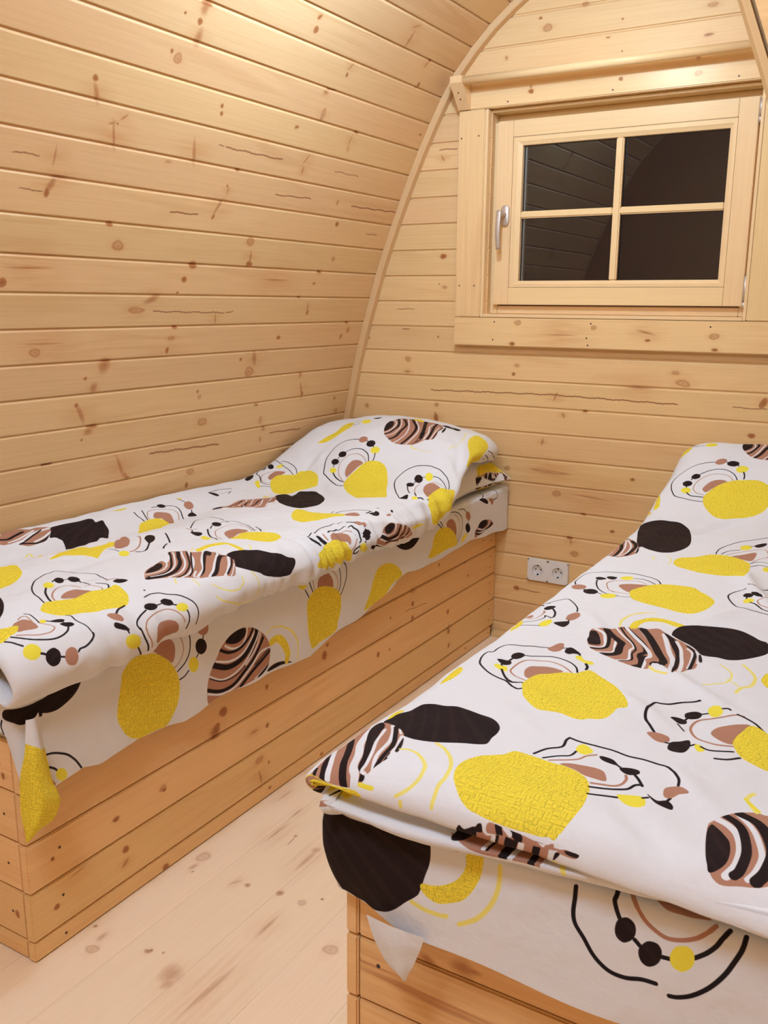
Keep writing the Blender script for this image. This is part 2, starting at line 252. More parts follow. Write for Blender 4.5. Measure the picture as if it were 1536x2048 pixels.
["P","y",0,[1923,-141,1912,-137,1903,-138,1897,-144,1896,-152,1900,-162,1910,-171,1921,-177,1932,-177,1939,-171,1939,-162,1933,-151]],
["P","K",0,[1956,-153,1968,-145,1970,-125,1951,-131]],
["L","k",4,[1539,-17,1549,-57,1581,-106,1605,-141,1617,-155,1668,-179,1704,-185,1742,-182,1767,-165,1776,-136,1771,-99]],
["P","P",0,[1778,-69,1769,-65,1761,-65,1755,-70,1753,-78,1756,-87,1763,-95,1772,-99,1780,-98,1785,-93,1787,-85,1784,-76]],
["L","k",4,[1764,-63,1759,-55]],
["P","K",0,[1757,-28,1749,-24,1741,-25,1735,-30,1734,-38,1736,-47,1742,-54,1751,-58,1760,-58,1767,-53,1768,-45,1765,-36]],
["L","k",4,[1739,-27,1732,-20]],
["P","y",0,[1726,6,1718,8,1710,7,1705,1,1704,-7,1707,-16,1714,-23,1722,-27,1730,-25,1735,-19,1735,-10,1732,-1]],
["L","k",4,[1705,-1,1690,4,1673,6]],
["P","K",0,[1701,-111,1694,-108,1687,-109,1684,-114,1683,-122,1687,-131,1693,-138,1701,-141,1707,-140,1710,-135,1710,-126,1707,-118]],
["L","k",4,[1678,-131,1687,-130]],
["P","K",0,[1667,-123,1661,-120,1655,-121,1652,-126,1652,-134,1655,-143,1662,-150,1669,-154,1675,-152,1678,-147,1677,-139,1673,-130]],
["L","k",4,[1652,-134,1643,-132]],
["P","y",0,[1627,-111,1622,-110,1618,-113,1616,-118,1618,-126,1621,-132,1627,-138,1633,-139,1638,-137,1639,-131,1637,-123,1633,-116]],
["L","k",4,[1706,-117,1720,-100,1722,-72,1714,-47,1696,-23,1671,-9]],
["L","k",5,[1617,-119,1593,-91,1576,-62,1570,-39]],
["L","P",3,[1577,-53,1609,-91,1640,-109,1666,-112,1689,-99,1699,-76,1695,-54,1682,-31,1666,-17]],
["P","P",0,[1601,-59,1623,-75,1649,-79,1669,-69,1672,-50,1667,-33,1660,-26,1646,-38,1626,-46,1601,-52]],
["P","Y",0,[1526,-9,1571,-42,1602,-48,1629,-40,1653,-29,1669,-12,1676,16,1672,41,1655,63,1622,84,1546,132,1435,204,1407,191,1398,164,1407,123,1462,62]],
["L","k",4,[1482,245,1468,237,1465,226,1517,182,1573,140,1607,124,1636,128,1661,144,1676,165,1681,191,1683,218,1681,243,1670,264,1660,282,1647,296,1634,303]],
["P","K",0,[1620,212,1610,215,1601,214,1596,210,1597,203,1604,193,1615,185,1626,182,1634,183,1637,189,1635,197,1629,205]],
["L","k",4,[1626,207,1629,214]],
["L","k",4,[1600,197,1587,198]],
["P","K",0,[1581,204,1574,206,1568,206,1564,201,1564,194,1568,187,1575,181,1582,178,1588,179,1591,184,1590,191,1587,198]],
["L","k",4,[1565,191,1534,214,1514,233]],
["P","K",0,[1465,233,1477,235,1499,236,1482,247,1471,241]],
["P","y",0,[1642,237,1632,240,1623,239,1618,235,1618,228,1623,221,1631,215,1641,212,1649,214,1654,218,1654,225,1650,232]],
["L","k",4,[1644,238,1645,255,1638,273,1628,291,1620,297]],
["L","P",3,[1512,256,1538,234,1567,219,1594,216]],
["L","P",3,[1616,248,1620,263,1617,278]],
["P","P",0,[1567,245,1590,235,1609,241,1613,256,1604,281,1585,282,1567,277,1526,290,1528,275]],
["L","k",4,[1523,244,1507,260]],
["L","k",4,[1504,268,1510,282,1496,307]],
["P","y",0,[1494,253,1503,258,1503,269,1493,262]],
["P","Y",0,[1524,291,1567,277,1591,278,1609,285,1629,301,1645,315,1647,324,1626,340,1596,352,1569,355,1553,377,1502,381,1488,376,1482,350,1485,328,1489,313]],
["P","Y",0,[1858,265,1911,244,1961,236,1986,241,1985,261,1982,282,1958,303,1902,320,1884,335,1843,335,1762,314,1785,304,1818,293]],
["L","k",3.5,[1958,309,1983,316,2017,327,2058,331]],
["L","k",4,[1929,320,1960,332,1975,344,1977,348]],
["L","P",3,[1910,327,1930,340]],
["P","P",0,[1836,-39,1873,-54,1916,-67,1939,-61,1973,-62,1992,-54,2012,-30,2005,9,2006,39,2010,68,1989,101,1943,128,1894,136,1856,149,1822,152,1813,138,1808,127,1790,118,1772,102,1768,79,1768,53,1771,29,1787,3,1809,-21]],
["P","K",0,[1835,-37,1873,-54,1920,-68,1935,-63,1908,-41,1870,-27,1841,-28]],
["C","W",5,[1823,-29,1848,-16,1889,-25,1918,-36,1940,-56]],
["C","K",12,[1812,-24,1829,-10,1878,-11,1923,-29,1977,-63]],
["C","W",4,[1803,-12,1822,6,1867,3,1918,-17,1975,-50]],
["C","K",13,[1781,6,1806,22,1864,16,1916,4,1983,-44]],
["C","W",5,[1767,32,1794,43,1838,45,1898,23,2000,-36]],
["C","K",14,[1766,61,1799,70,1844,68,1897,52,1968,3,2014,-29]],
["C","W",5,[1765,80,1803,82,1848,80,1900,60,1988,0]],
["C","K",4,[1771,99,1803,104,1853,92,1889,82]],
["C","K",18,[1819,110,1855,98,1910,76,2018,25]],
["C","K",6,[1790,107,1819,113,1865,101]],
["C","W",6,[1814,123,1869,113,1921,89,1982,72]],
["C","K",13,[1813,135,1854,128,1919,105,2004,75]],
["C","W",4,[1812,146,1868,135,1946,113]],
["C","K",6,[1822,152,1894,136,1975,120]],
["P","Y",0,[2016,-28,2044,-19,2012,17,1982,30,1991,2]],
["P","K",0,[1991,102,2009,114,1999,142,1975,180,1948,175,1967,143,1972,124]],
["P","K",0,[1887,153,1922,139,1970,126,1919,149]],
["L","f",3.5,[1768,99,1755,111,1749,124]],
["L","f",2.5,[1752,123,1743,156,1747,182]],
["L","f",2.5,[1789,225,1826,235,1864,238,1925,220,1978,199]],
["P","K",0,[1243,266,1271,261,1275,270,1257,281,1238,281]],
["L","k",4,[1267,247,1259,259]],
["L","k",3,[1302,248,1312,252]],
["L","k",8,[1327,282,1315,291]],
["P","P",0,[1276,294,1296,293,1292,300,1283,301]]],
'pillow_left': [
["P","Y",0,[287,664,312,661,356,663,421,662,427,671,443,695,419,690,374,681,337,676,280,674,275,671]],
["P","P",0,[261,674,288,674,342,677,391,685,440,696,453,707,432,705,431,690,378,691,335,682,285,673,260,679]],
["P","K",0,[261,674,293,675,301,677,270,679,256,679]],
["C","W",4,[268,681,300,679,315,678]],
["C","K",9,[308,680,321,681,341,678]],
["C","W",4,[275,674,321,685,349,678]],
["C","K",9,[335,686,350,683,372,682]],
["C","W",6,[369,686,377,692,370,684]],
["C","K",10,[349,686,382,693,390,689]],
["C","W",3,[377,683,387,691,405,698]],
["C","K",9,[405,690,419,699,438,706]],
["C","K",6,[434,695,447,705]]],
'sheet_left': [
["L","k",4,[173,35,191,9,213,0]],
["L","k",4,[101,17,97,-4,96,-21,124,-24]],
["P","K",0,[239,-3,208,-3,172,-19,171,-30,200,-21]],
["L","k",4,[221,-1,176,-20]],
["P","P",0,[165,-15,145,-15,124,-24,130,-41,147,-29]],
["L","P",3,[179,2,148,2]],
["L","k",3.5,[448,-6,413,-12,383,-26,361,-46,355,-77,369,-103,388,-115]],
["L","k",3,[396,-7,357,-13,332,-29]],
["L","P",3.5,[427,-16,396,-33,377,-59,380,-88,397,-103]],
["P","P",0,[301,-46,299,-53,303,-59,310,-60,320,-56,329,-49,336,-41,337,-33,334,-28,326,-27,316,-30,307,-37]],
["L","k",3.5,[313,-59,312,-71]],
["P","K",0,[294,-88,293,-96,297,-101,305,-102,314,-99,323,-91,329,-82,330,-74,326,-69,318,-68,308,-72,300,-79]],
["L","k",3.5,[309,-101,315,-105]],
["P","y",0,[344,-109,316,-102,317,-115,349,-128]],
["P","P",0,[476,-36,460,-28,432,-32,407,-56,400,-83,410,-94,443,-61,471,-49]],
["P","Y",0,[566,-91,560,-70,536,-48,498,-44,450,-58,411,-84,393,-108,391,-124,456,-122,521,-126,578,-124,593,-115]],
["L","k",4,[532,-27,511,-42]],
["L","k",4,[519,-22,498,-42]],
["P","P",0,[257,-127,257,-111,235,-95,206,-84,166,-86,133,-95,114,-113,162,-120,223,-128,250,-132]],
["P","K",0,[235,-97,222,-84,191,-82,166,-88,164,-102,195,-110,222,-106]],
["C","W",5,[234,-103,195,-115,155,-111,146,-93]],
["C","K",8,[254,-106,202,-118,147,-113,129,-103]],
["C","W",5,[259,-117,217,-120,146,-120]],
["C","K",9,[252,-117,209,-126,154,-120,124,-107]],
["P","K",0,[802,-26,755,-31,698,-34,654,-32,657,-46,675,-57,697,-64,730,-63,765,-51,788,-37]],
["L","k",4,[533,-26,508,-44]],
["P","Y",0,[947,-185,935,-165,917,-136,905,-106,889,-83,860,-75,816,-82,774,-104,751,-129,767,-139,796,-140,822,-151,846,-166,869,-171,900,-179]],
["L","k",4,[1227,-50,1213,-68,1203,-82]],
["L","k",4,[1215,-24,1203,-46,1188,-71]],
["L","P",3.5,[1196,-26,1191,-43,1183,-66]],
["P","P",0,[1171,-61,1171,-43,1159,-29,1141,-27,1123,-35,1106,-54,1102,-67,1103,-76,1130,-69,1156,-64]],
["L","P",3,[1129,-18,1102,-36,1084,-59,1083,-82,1088,-88]],
["L","k",3.5,[1078,-32,1070,-57,1070,-82,1077,-95]],
["L","k",4,[1057,-22,1046,-34,1043,-63,1054,-89,1067,-107]],
["P","y",0,[1220,-38,1223,-44,1229,-46,1238,-46,1247,-42,1254,-35,1256,-28,1254,-23,1248,-20,1239,-21,1230,-25,1223,-31]],
["P","Y",0,[1217,-92,1208,-75,1187,-63,1161,-60,1125,-68,1093,-82,1071,-101,1063,-125,1064,-154,1071,-178,1076,-201,1105,-210,1151,-211,1187,-215,1201,-191,1210,-160,1214,-128]],
["L","f",3.5,[1327,-111,1299,-125,1275,-142,1258,-166,1252,-186]],
["L","Y",18,[1326,-147,1306,-168,1291,-195]],
["P","P",0,[1740,-32,1727,-24,1706,-24,1691,-27,1680,-37,1675,-53,1677,-72,1684,-80,1699,-67,1720,-51]],
["L","P",3,[1669,-22,1658,-36,1651,-58,1657,-79,1670,-91,1677,-93]],
["L","k",4,[1645,-22,1635,-32,1631,-53,1634,-75,1647,-93,1668,-105]],
["L","k",4,[1662,-125,1648,-122,1636,-114]],
["P","y",0,[1606,-111,1609,-119,1614,-123,1622,-123,1629,-118,1634,-110,1636,-101,1634,-93,1629,-89,1621,-89,1614,-94,1608,-102]],
["L","k",4,[1612,-93,1607,-87]],
["P","K",0,[1580,-79,1583,-87,1589,-91,1598,-91,1607,-85,1613,-77,1615,-67,1613,-60,1606,-55,1598,-56,1589,-61,1583,-69]],
["L","k",4,[1592,-58,1591,-51]],
["P","P",0,[1575,-40,1577,-47,1583,-51,1592,-50,1601,-45,1608,-38,1610,-29,1608,-22,1601,-18,1592,-19,1583,-23,1577,-31]],
["P","Y",0,[1822,-74,1818,-55,1800,-39,1783,-34,1759,-36,1734,-43,1709,-59,1688,-79,1673,-101,1664,-125,1662,-146,1667,-176,1679,-198,1696,-215,1721,-213,1750,-210,1782,-205,1809,-189,1826,-166,1837,-132]],
["P","P",0,[1579,-210,1581,-185,1577,-159,1566,-137,1551,-118,1535,-96,1514,-82,1485,-74,1460,-75,1433,-82,1405,-100,1383,-120,1368,-148,1370,-172,1379,-192,1407,-204,1447,-208,1487,-210,1526,-208,1561,-210]],
["P","K",0,[1521,-86,1502,-76,1477,-72,1458,-75,1458,-90,1474,-100,1494,-101,1515,-94]],
["C","W",6,[1523,-97,1499,-111,1470,-111,1456,-93,1451,-77]],
["C","K",11,[1539,-101,1511,-116,1478,-117,1448,-102,1431,-83]],
["C","W",6,[1551,-124,1511,-137,1475,-134,1449,-117,1424,-91]],
["C","K",20,[1559,-130,1519,-148,1487,-148,1458,-136,1425,-106,1419,-90]],
["C","W",5,[1572,-151,1535,-172,1499,-172,1463,-156,1431,-126,1410,-99]],
["C","K",4,[1570,-157,1535,-175,1495,-178,1459,-161,1421,-120]],
["C","K",4,[1395,-110,1417,-140]],
["C","W",5,[1405,-104,1422,-132,1459,-161]],
["C","K",13,[1582,-179,1540,-197,1499,-197,1463,-175,1432,-154,1396,-119]],
["C","W",6,[1578,-189,1536,-205,1491,-203,1446,-174,1408,-149,1370,-150]],
["C","K",5,[1429,-171,1376,-151]],
["C","K",13,[1475,-208,1438,-183,1399,-168,1368,-157]],
["C","W",5,[1430,-205,1373,-187]],
["C","K",16,[1416,-206,1373,-191]],
["P","K",0,[1376,-199,1349,-198,1314,-205,1273,-221,1320,-212,1380,-206]],
["L","f",3.5,[1380,-115,1358,-106,1322,-114,1285,-136,1258,-168,1251,-200,1252,-224]],
["L","Y",18,[1362,-140,1342,-139,1321,-147,1302,-170,1293,-193,1295,-209]],
["P","K",0,[2081,-63,2078,-54,2067,-47,2037,-41,2012,-37,1992,-35,1968,-28,1939,-26,1914,-26,1921,-43,1934,-55,1951,-63,1971,-68,1990,-66,2002,-62,2003,-66,2012,-67,2023,-68,2040,-73,2057,-69,2076,-68]],
["L","k",5,[2084,-72,2088,-83,2086,-91,2083,-98]],
["L","k",5,[2001,-140,1988,-143,1971,-151,1954,-162,1938,-180,1926,-200]],
["L","k",5,[2000,-164,1988,-172,1981,-180]],
["L","P",4,[1998,-187,1989,-202]],
["P","y",0,[1960,-197,1962,-202,1968,-204,1974,-203,1980,-198,1984,-192,1985,-185,1983,-180,1978,-178,1972,-179,1965,-184,1961,-191]],
["P","Y",0,[2550,-688,2650,-692,2750,-688,2750,-400,2550,-400]]],
'duvet_right': [
["P","Y",0,[2228,226,2237,227,2244,230,2245,234,2250,238,2252,255,2224,264,2205,252,2203,229]],
["L","k",3,[2235,267,2223,285,2221,308]],
["P","y",0,[2231,340,2224,340,2217,335,2212,328,2211,319,2216,312,2222,307,2231,308,2238,313,2243,320,2243,329,2238,336]],
["L","k",3.8,[1907,371,1907,351,1910,328,1923,295,1957,276,1989,265,2019,261,2046,270,2071,288,2090,310,2103,333,2113,358]],
["P","P",0,[2129,389,2120,389,2111,386,2104,379,2102,372,2103,365,2109,360,2117,360,2127,363,2134,370,2137,378,2135,385]],
["L","k",4,[2119,389,2118,393]],
["P","K",0,[2035,336,2028,337,2020,335,2015,330,2013,324,2016,318,2022,314,2029,314,2035,316,2040,321,2041,327,2039,333]],
["L","k",4,[2009,317,2017,318]],
["P","K",0,[1994,323,1987,324,1980,321,1976,315,1977,308,1982,302,1991,297,1999,296,2004,300,2006,306,2004,313,2000,319]],
["L","k",4,[1977,311,1969,313]],
["P","y",0,[1956,328,1949,328,1942,325,1939,319,1941,312,1947,305,1955,301,1963,301,1968,305,1970,312,1968,319,1963,325]],
["L","k",5,[1943,320,1931,332,1930,350,1931,368]],
["P","Y",0,[1861,250,1923,236,1970,226,1947,243,1898,258,1866,263,1854,256]],
["P","Y",0,[1853,229,1872,226,1846,247,1830,248]],
["P","P",0,[1402,263,1447,262,1506,259,1609,245,1565,274,1498,310,1426,332,1390,333,1365,321,1364,294]],
["C","W",4,[1378,271,1425,271]],
["C","K",13,[1371,292,1438,287,1578,247]],
["C","W",5,[1359,287,1396,302,1513,277,1587,253]],
["C","K",13,[1538,284,1481,311,1421,320,1373,319]],
["C","W",5,[1369,304,1403,314,1478,300,1568,265]],
["C","W",3,[1407,330,1463,323]],
["P","K",0,[1401,333,1459,323,1426,333,1398,336]],
["L","f",2.5,[1388,368,1387,379,1364,382]],
["P","y",0,[1195,387,1188,387,1182,384,1178,378,1177,372,1179,367,1183,363,1191,363,1198,366,1203,371,1205,377,1202,383]],
["P","K",0,[1169,338,1183,342,1184,356,1164,355,1160,346]],
["P","K",0,[1151,320,1162,324,1159,341,1144,337,1139,330]],
["P","P",0,[1078,325,1069,326,1062,323,1061,315,1066,305,1074,297,1084,291,1095,290,1101,293,1102,301,1097,310,1087,320]],
["L","k",3.4,[1063,327,1056,327]],
["P","K",0,[1052,357,1043,358,1034,356,1029,350,1028,343,1035,335,1045,330,1056,328,1062,332,1065,338,1064,346,1059,353]],
["L","k",3.4,[1046,358,1042,366]],
["L","k",3.6,[951,290,965,305,978,321,965,335,934,356,908,365]],
["L","k",3,[959,275,951,297]],
["P","K",0,[955,273,944,287,937,288]],
["P","K",0,[915,298,931,301,927,317,907,317,900,308]],
["L","k",5,[909,318,886,331,861,338,851,335]],
["L","k",3.4,[854,334,864,320,851,324,828,315,824,294]],
["L","P",3,[887,310,865,313,845,308,836,296]],
["L","P",4,[894,306,880,314]],
["P","P",0,[863,276,869,285,863,298,845,299]],
["P","P",0,[896,375,885,378,873,378,861,376,853,372,852,366,859,361,871,358,884,357,896,360,903,364,903,370]],
["L","k",3.4,[854,369,847,370]],
["P","K",0,[825,351,836,359,847,371,831,376,812,374,815,361]],
["P","y",0,[799,333,823,330,841,339,828,347,803,346]],
["L","k",3.2,[801,299,801,317,801,334]],
["P","Y",0,[783,285,807,285,837,282,826,293,798,299,776,295]],
["P","Y",0,[771,290,796,287,843,276,828,291,802,298,779,296]],
["P","Y",0,[497,296,524,292,553,291,569,295,553,307,531,309,508,305]],
["P","K",0,[634,352,646,350,656,354,659,361,654,367,640,366,630,360]],
["L","k",5,[615,355,629,356]],
["P","K",0,[612,338,616,341,617,350,618,359,607,362,600,357,599,351]],
["L","k",4,[598,351,592,355]],
["P","y",0,[588,343,596,345,594,353,595,362,579,368,575,361,580,352]],
["P","Y",0,[364,283,389,279,398,285,395,292,379,288,369,287]],
["C","W",14,[201,326,215,321,225,313,248,308,287,287,344,275]],
["P","K",0,[353,282,344,274,316,281,277,300,246,316,231,319,223,322,218,328,208,331,210,337,217,335,221,328,233,328,255,323,288,309,322,297,339,294]],
["C","W",6,[219,334,222,328,235,329,259,323,293,309,331,299]],
["C","W",7,[223,344,251,334,293,328,324,316,344,304]],
["C","K",10,[224,346,237,344,258,342,288,337,317,324,341,311]],
["C","K",6,[244,350,264,347]],
["C","W",9,[254,352,274,349,305,339,317,335]],
["C","W",4,[334,321,323,329]],
["P","K",0,[264,352,278,347,303,340,314,338,295,347,275,353]],
["P","W",0,[250,351,270,349,264,355,240,356,225,349,220,339]],
["L","y",6,[204,334,203,344,203,352]],
["P","Y",0,[2208,-294,2217,-293,2224,-290,2225,-286,2230,-282,2232,-265,2204,-256,2185,-268,2183,-291]],
["L","k",3,[2215,-253,2203,-235,2201,-212]],
["P","y",0,[2211,-180,2204,-180,2197,-185,2192,-192,2191,-201,2196,-208,2202,-213,2211,-212,2218,-207,2223,-200,2223,-191,2218,-184]],
["P","P",0,[2202,-107,2240,-110,2241,-90,2244,-75,2247,-66,2248,-48,2244,-34,2168,10,2130,-11,2127,-37,2132,-55,2143,-73,2169,-92]],
["P","K",0,[2206,-108,2240,-110,2243,-99,2245,-87,2206,-80,2188,-89,2182,-99]],
["C","W",4,[2173,-95,2186,-79,2210,-72,2248,-82]],
["C","K",11,[2158,-87,2175,-75,2218,-64,2248,-74,2244,-79]],
["C","W",5,[2138,-72,2160,-61,2199,-52,2235,-49,2251,-60]],
["C","K",14,[2134,-63,2156,-51,2190,-43,2228,-36,2249,-41]],
["C","W",4,[2128,-37,2161,-25,2208,-19]],
["C","K",12,[2133,-25,2175,-14]],
["L","k",3.8,[1887,-149,1887,-169,1890,-192,1903,-225,1937,-244,1969,-255,1999,-259,2026,-250,2051,-232,2070,-210,2083,-187,2093,-162]],
["P","P",0,[2109,-131,2100,-131,2091,-134,2084,-141,2082,-148,2083,-155,2089,-160,2097,-160,2107,-157,2114,-150,2117,-142,2115,-135]],
["L","k",4,[2099,-131,2098,-127]],
["P","K",0,[2095,-95,2088,-95,2081,-100,2078,-108,2079,-117,2083,-124,2090,-127,2097,-127,2104,-122,2108,-114,2107,-105,2103,-98]],
["L","k",4,[2088,-98,2082,-93]],
["P","y",0,[2072,-66,2063,-66,2055,-70,2050,-77,2049,-86,2053,-93,2061,-97,2071,-97,2079,-93,2085,-86,2085,-77,2081,-70]],
["L","k",5,[2053,-75,2034,-69,2018,-68]],
["P","K",0,[2015,-184,2008,-183,2000,-185,1995,-190,1993,-196,1996,-202,2002,-206,2009,-206,2015,-204,2020,-199,2021,-193,2019,-187]],
["L","k",4,[1989,-203,1997,-202]],
["P","K",0,[1974,-197,1967,-196,1960,-199,1956,-205,1957,-212,1962,-218,1971,-223,1979,-224,1984,-220,1986,-214,1984,-207,1980,-201]],
["L","k",4,[1957,-209,1949,-207]],
["P","y",0,[1936,-192,1929,-192,1922,-195,1919,-201,1921,-208,1927,-215,1935,-219,1943,-219,1948,-215,1950,-208,1948,-201,1943,-195]],
["L","k",3.6,[2021,-186,2045,-167,2058,-147,2057,-122,2044,-103,2027,-91,2011,-84]],
["L","k",5,[1923,-200,1911,-188,1910,-170,1911,-152]],
["L","P",3,[1922,-154,1926,-172,1940,-185,1956,-189,1982,-185,2012,-171,2031,-152,2035,-133,2031,-114,2017,-100,2007,-95]],
["P","P",0,[1947,-163,1962,-162,1988,-152,2003,-137,2005,-120,1998,-108,1984,-120,1970,-132,1954,-142,1938,-150,1938,-156]],
["P","Y",0,[1892,-149,1914,-152,1944,-144,1973,-131,1994,-111,2009,-87,2014,-56,2015,-27,2002,-6,1978,15,1946,25,1906,19,1866,10,1839,-6,1828,-24,1818,-49,1802,-77,1808,-99,1836,-122,1865,-140]],
["P","Y",0,[1841,-270,1903,-284,1950,-294,1927,-277,1878,-262,1846,-257,1834,-264]],
["P","Y",0,[1833,-291,1852,-294,1826,-273,1810,-272]],
["P","K",0,[1707,-272,1726,-271,1731,-258,1738,-242,1739,-224,1733,-201,1730,-177,1716,-157,1685,-136,1622,-117,1553,-103,1501,-100,1462,-106,1426,-117,1412,-136,1419,-157,1433,-176,1448,-192,1451,-204]],
["P","P",0,[1382,-257,1427,-258,1486,-261,1589,-275,1545,-246,1478,-210,1406,-188,1370,-187,1345,-199,1344,-226]],
["C","W",4,[1358,-249,1405,-249]],
["C","K",13,[1351,-228,1418,-233,1558,-273]],
["C","W",5,[1339,-233,1376,-218,1493,-243,1567,-267]],
["C","K",13,[1518,-236,1461,-209,1401,-200,1353,-201]],
["C","W",5,[1349,-216,1383,-206,1458,-220,1548,-255]],
["C","W",3,[1387,-190,1443,-197]],
["P","K",0,[1381,-187,1439,-197,1406,-187,1378,-184]],
["L","f",2.5,[1368,-152,1367,-141,1344,-138]],
["L","f",2.5,[1385,-119,1365,-103,1322,-98]],
["L","k",3.6,[1465,-27,1516,-30,1564,-18,1609,0,1638,22,1680,53]],
["L","k",3.4,[1473,-16,1510,-8,1538,13]],
["P","y",0,[1577,32,1564,33,1552,30,1544,25,1542,19,1546,13,1554,10,1566,9,1578,12,1587,17,1590,23,1587,29]],
["P","K",0,[1594,35,1618,44,1631,57,1606,57,1583,46]],
["L","k",3,[1583,27,1594,35]],
["L","P",3,[1472,-5,1510,11,1537,31,1570,56,1559,68,1504,79,1468,64,1436,56]],
["P","P",0,[1460,5,1495,24,1527,44,1522,52,1473,55,1445,51,1451,32]],
["L","k",3.5,[1423,54,1446,68,1449,89]],
["L","k",3.5,[1395,57,1420,72,1423,93]],
["P","Y",0,[1329,-89,1371,-95,1399,-85,1421,-57,1454,-34,1466,-7,1461,19,1439,41,1417,55,1365,62,1267,69,1293,43,1284,11,1281,-19,1295,-50,1306,-74]],
["P","y",0,[1409,100,1398,101,1388,99,1381,96,1381,92,1385,88,1394,85,1405,85,1414,86,1419,90,1420,94,1417,98]],
["L","k",3.6,[1203,86,1197,100,1197,110,1232,121]],
["L","k",4,[1184,85,1170,71,1144,64,1123,64,1100,72,1070,89,1066,105,1061,120,1056,147]],
["P","K",0,[1139,89,1156,88,1157,96,1142,106,1133,102]],
["P","K",0,[1158,99,1154,108,1134,122,1126,123,1136,110]],
["L","k",4,[1134,96,1118,98]],
["P","y",0,[1119,111,1113,111,1108,109,1103,105,1100,101,1101,97,1107,94,1114,94,1122,96,1127,99,1127,104,1123,108]],
["L","k",4,[1108,106,1100,117,1078,132,1072,145]],
["L","P",3,[1086,142,1096,126,1114,118,1120,124,1137,134]],
["L","k",3.8,[1148,-70,1171,-82,1191,-105,1206,-140,1201,-175,1189,-208,1179,-234,1154,-241,1119,-240,1085,-227]],
["L","k",3.6,[1142,-80,1155,-95,1170,-116,1173,-135]],
["P","y",0,[1175,-133,1168,-133,1162,-136,1158,-142,1157,-148,1159,-153,1163,-157,1171,-157,1178,-154,1183,-149,1185,-143,1182,-137]],
["P","K",0,[1149,-182,1163,-178,1164,-164,1144,-165,1140,-174]],
["P","K",0,[1131,-200,1142,-196,1139,-179,1124,-183,1119,-190]],
["L","k",4,[1118,-192,1085,-183,1053,-168,1034,-148,1032,-124]],
["L","P",3,[1051,-136,1062,-150,1083,-160,1108,-168,1132,-164,1152,-146,1152,-118,1136,-97]],
["L","P",3,[1058,-145,1053,-127,1048,-107]],
["P","P",0,[1100,-141,1119,-143,1130,-126,1128,-101,1126,-87,1096,-103,1061,-106,1074,-123]],
["P","P",0,[1058,-195,1049,-194,1042,-197,1041,-205,1046,-215,1054,-223,1064,-229,1075,-230,1081,-227,1082,-219,1077,-210,1067,-200]],
["L","k",3.4,[1043,-193,1036,-193]],
["P","K",0,[1032,-163,1023,-162,1014,-164,1009,-170,1008,-177,1015,-185,1025,-190,1036,-192,1042,-188,1045,-182,1044,-174,1039,-167]],
["L","k",3.4,[1026,-162,1022,-154]],
["P","y",0,[1027,-125,1017,-124,1008,-127,1003,-133,1002,-141,1004,-147,1010,-151,1018,-152,1028,-149,1035,-143,1038,-136,1035,-129]],
["L","k",3.4,[1024,-125,1025,-109,1029,-94]],
["P","Y",0,[1051,-106,1074,-110,1096,-103,1129,-88,1152,-64,1155,-35,1154,-8,1130,13,1097,39,1073,49,1035,48,1003,40,978,28,974,5,981,-15,987,-35,997,-62,1015,-90]],
["L","f",3.5,[848,-64,882,-71,917,-65,941,-47,947,-27]],
["L","Y",13,[861,-43,889,-42,910,-24,915,-1,903,22]],
["L","k",3.6,[931,-230,945,-215,958,-199,945,-185,914,-164,888,-155]],
["L","k",3,[939,-245,931,-223]],
["P","K",0,[935,-247,924,-233,917,-232]],
["P","K",0,[895,-222,911,-219,907,-203,887,-203,880,-212]],
["L","k",5,[889,-202,866,-189,841,-182,831,-185]],
["L","k",3.4,[834,-186,844,-200,831,-196,808,-205,804,-226]],
["L","P",3,[867,-210,845,-207,825,-212,816,-224]],
["L","P",4,[874,-214,860,-206]],
["P","P",0,[843,-244,849,-235,843,-222,825,-221]],
["P","P",0,[876,-145,865,-142,853,-142,841,-144,833,-148,832,-154,839,-159,851,-162,864,-163,876,-160,883,-156,883,-150]],
["L","k",3.4,[834,-151,827,-150]],
["P","K",0,[805,-169,816,-161,827,-149,811,-144,792,-146,795,-159]],
["P","y",0,[779,-187,803,-190,821,-181,808,-173,783,-174]],
["L","k",3.2,[781,-221,781,-203,781,-186]],
["P","Y",0,[763,-235,787,-235,817,-238,806,-227,778,-221,756,-225]],
["P","Y",0,[751,-230,776,-233,823,-244,808,-229,782,-222,759,-224]],
["P","Y",0,[477,-224,504,-228,533,-229,549,-225,533,-213,511,-211,488,-215]],
["L","k",4,[501,-104,499,-110,506,-122,519,-136,527,-153,536,-171,551,-188,571,-202,604,-213,625,-213,626,-204,646,-203,661,-198,665,-185,667,-172,677,-157,682,-144,687,-132]],
["P","P",0,[682,-133,700,-130,715,-126,718,-119,702,-113,684,-112,674,-118,675,-126]],
["L","k",4,[697,-113,701,-107]],
["P","K",0,[682,-104,698,-107,707,-102,699,-90,685,-78,683,-89,676,-96]],
["L","k",4,[686,-82,679,-77]],
["P","y",0,[674,-83,679,-76,665,-65,665,-54,654,-47,650,-55,656,-66,663,-77]],
["L","k",6,[650,-58,639,-52,627,-50]],
["L","k",4,[634,-154,637,-145,645,-130,651,-114,649,-95,641,-79,626,-65,607,-57]],
["P","K",0,[614,-168,626,-170,636,-166,639,-159,634,-153,620,-154,610,-160]],
["L","k",5,[595,-165,609,-164]],
["P","K",0,[592,-182,596,-179,597,-170,598,-161,587,-158,580,-163,579,-169]],
["L","k",4,[578,-169,572,-165]],
["P","y",0,[568,-177,576,-175,574,-167,575,-158,559,-152,555,-159,560,-168]],
["L","k",5,[561,-161,538,-147,521,-133,515,-121,521,-109]],
["L","P",4,[537,-111,545,-130,561,-146,576,-150,601,-149,619,-143,626,-127,631,-111,626,-93,616,-79,601,-64]],
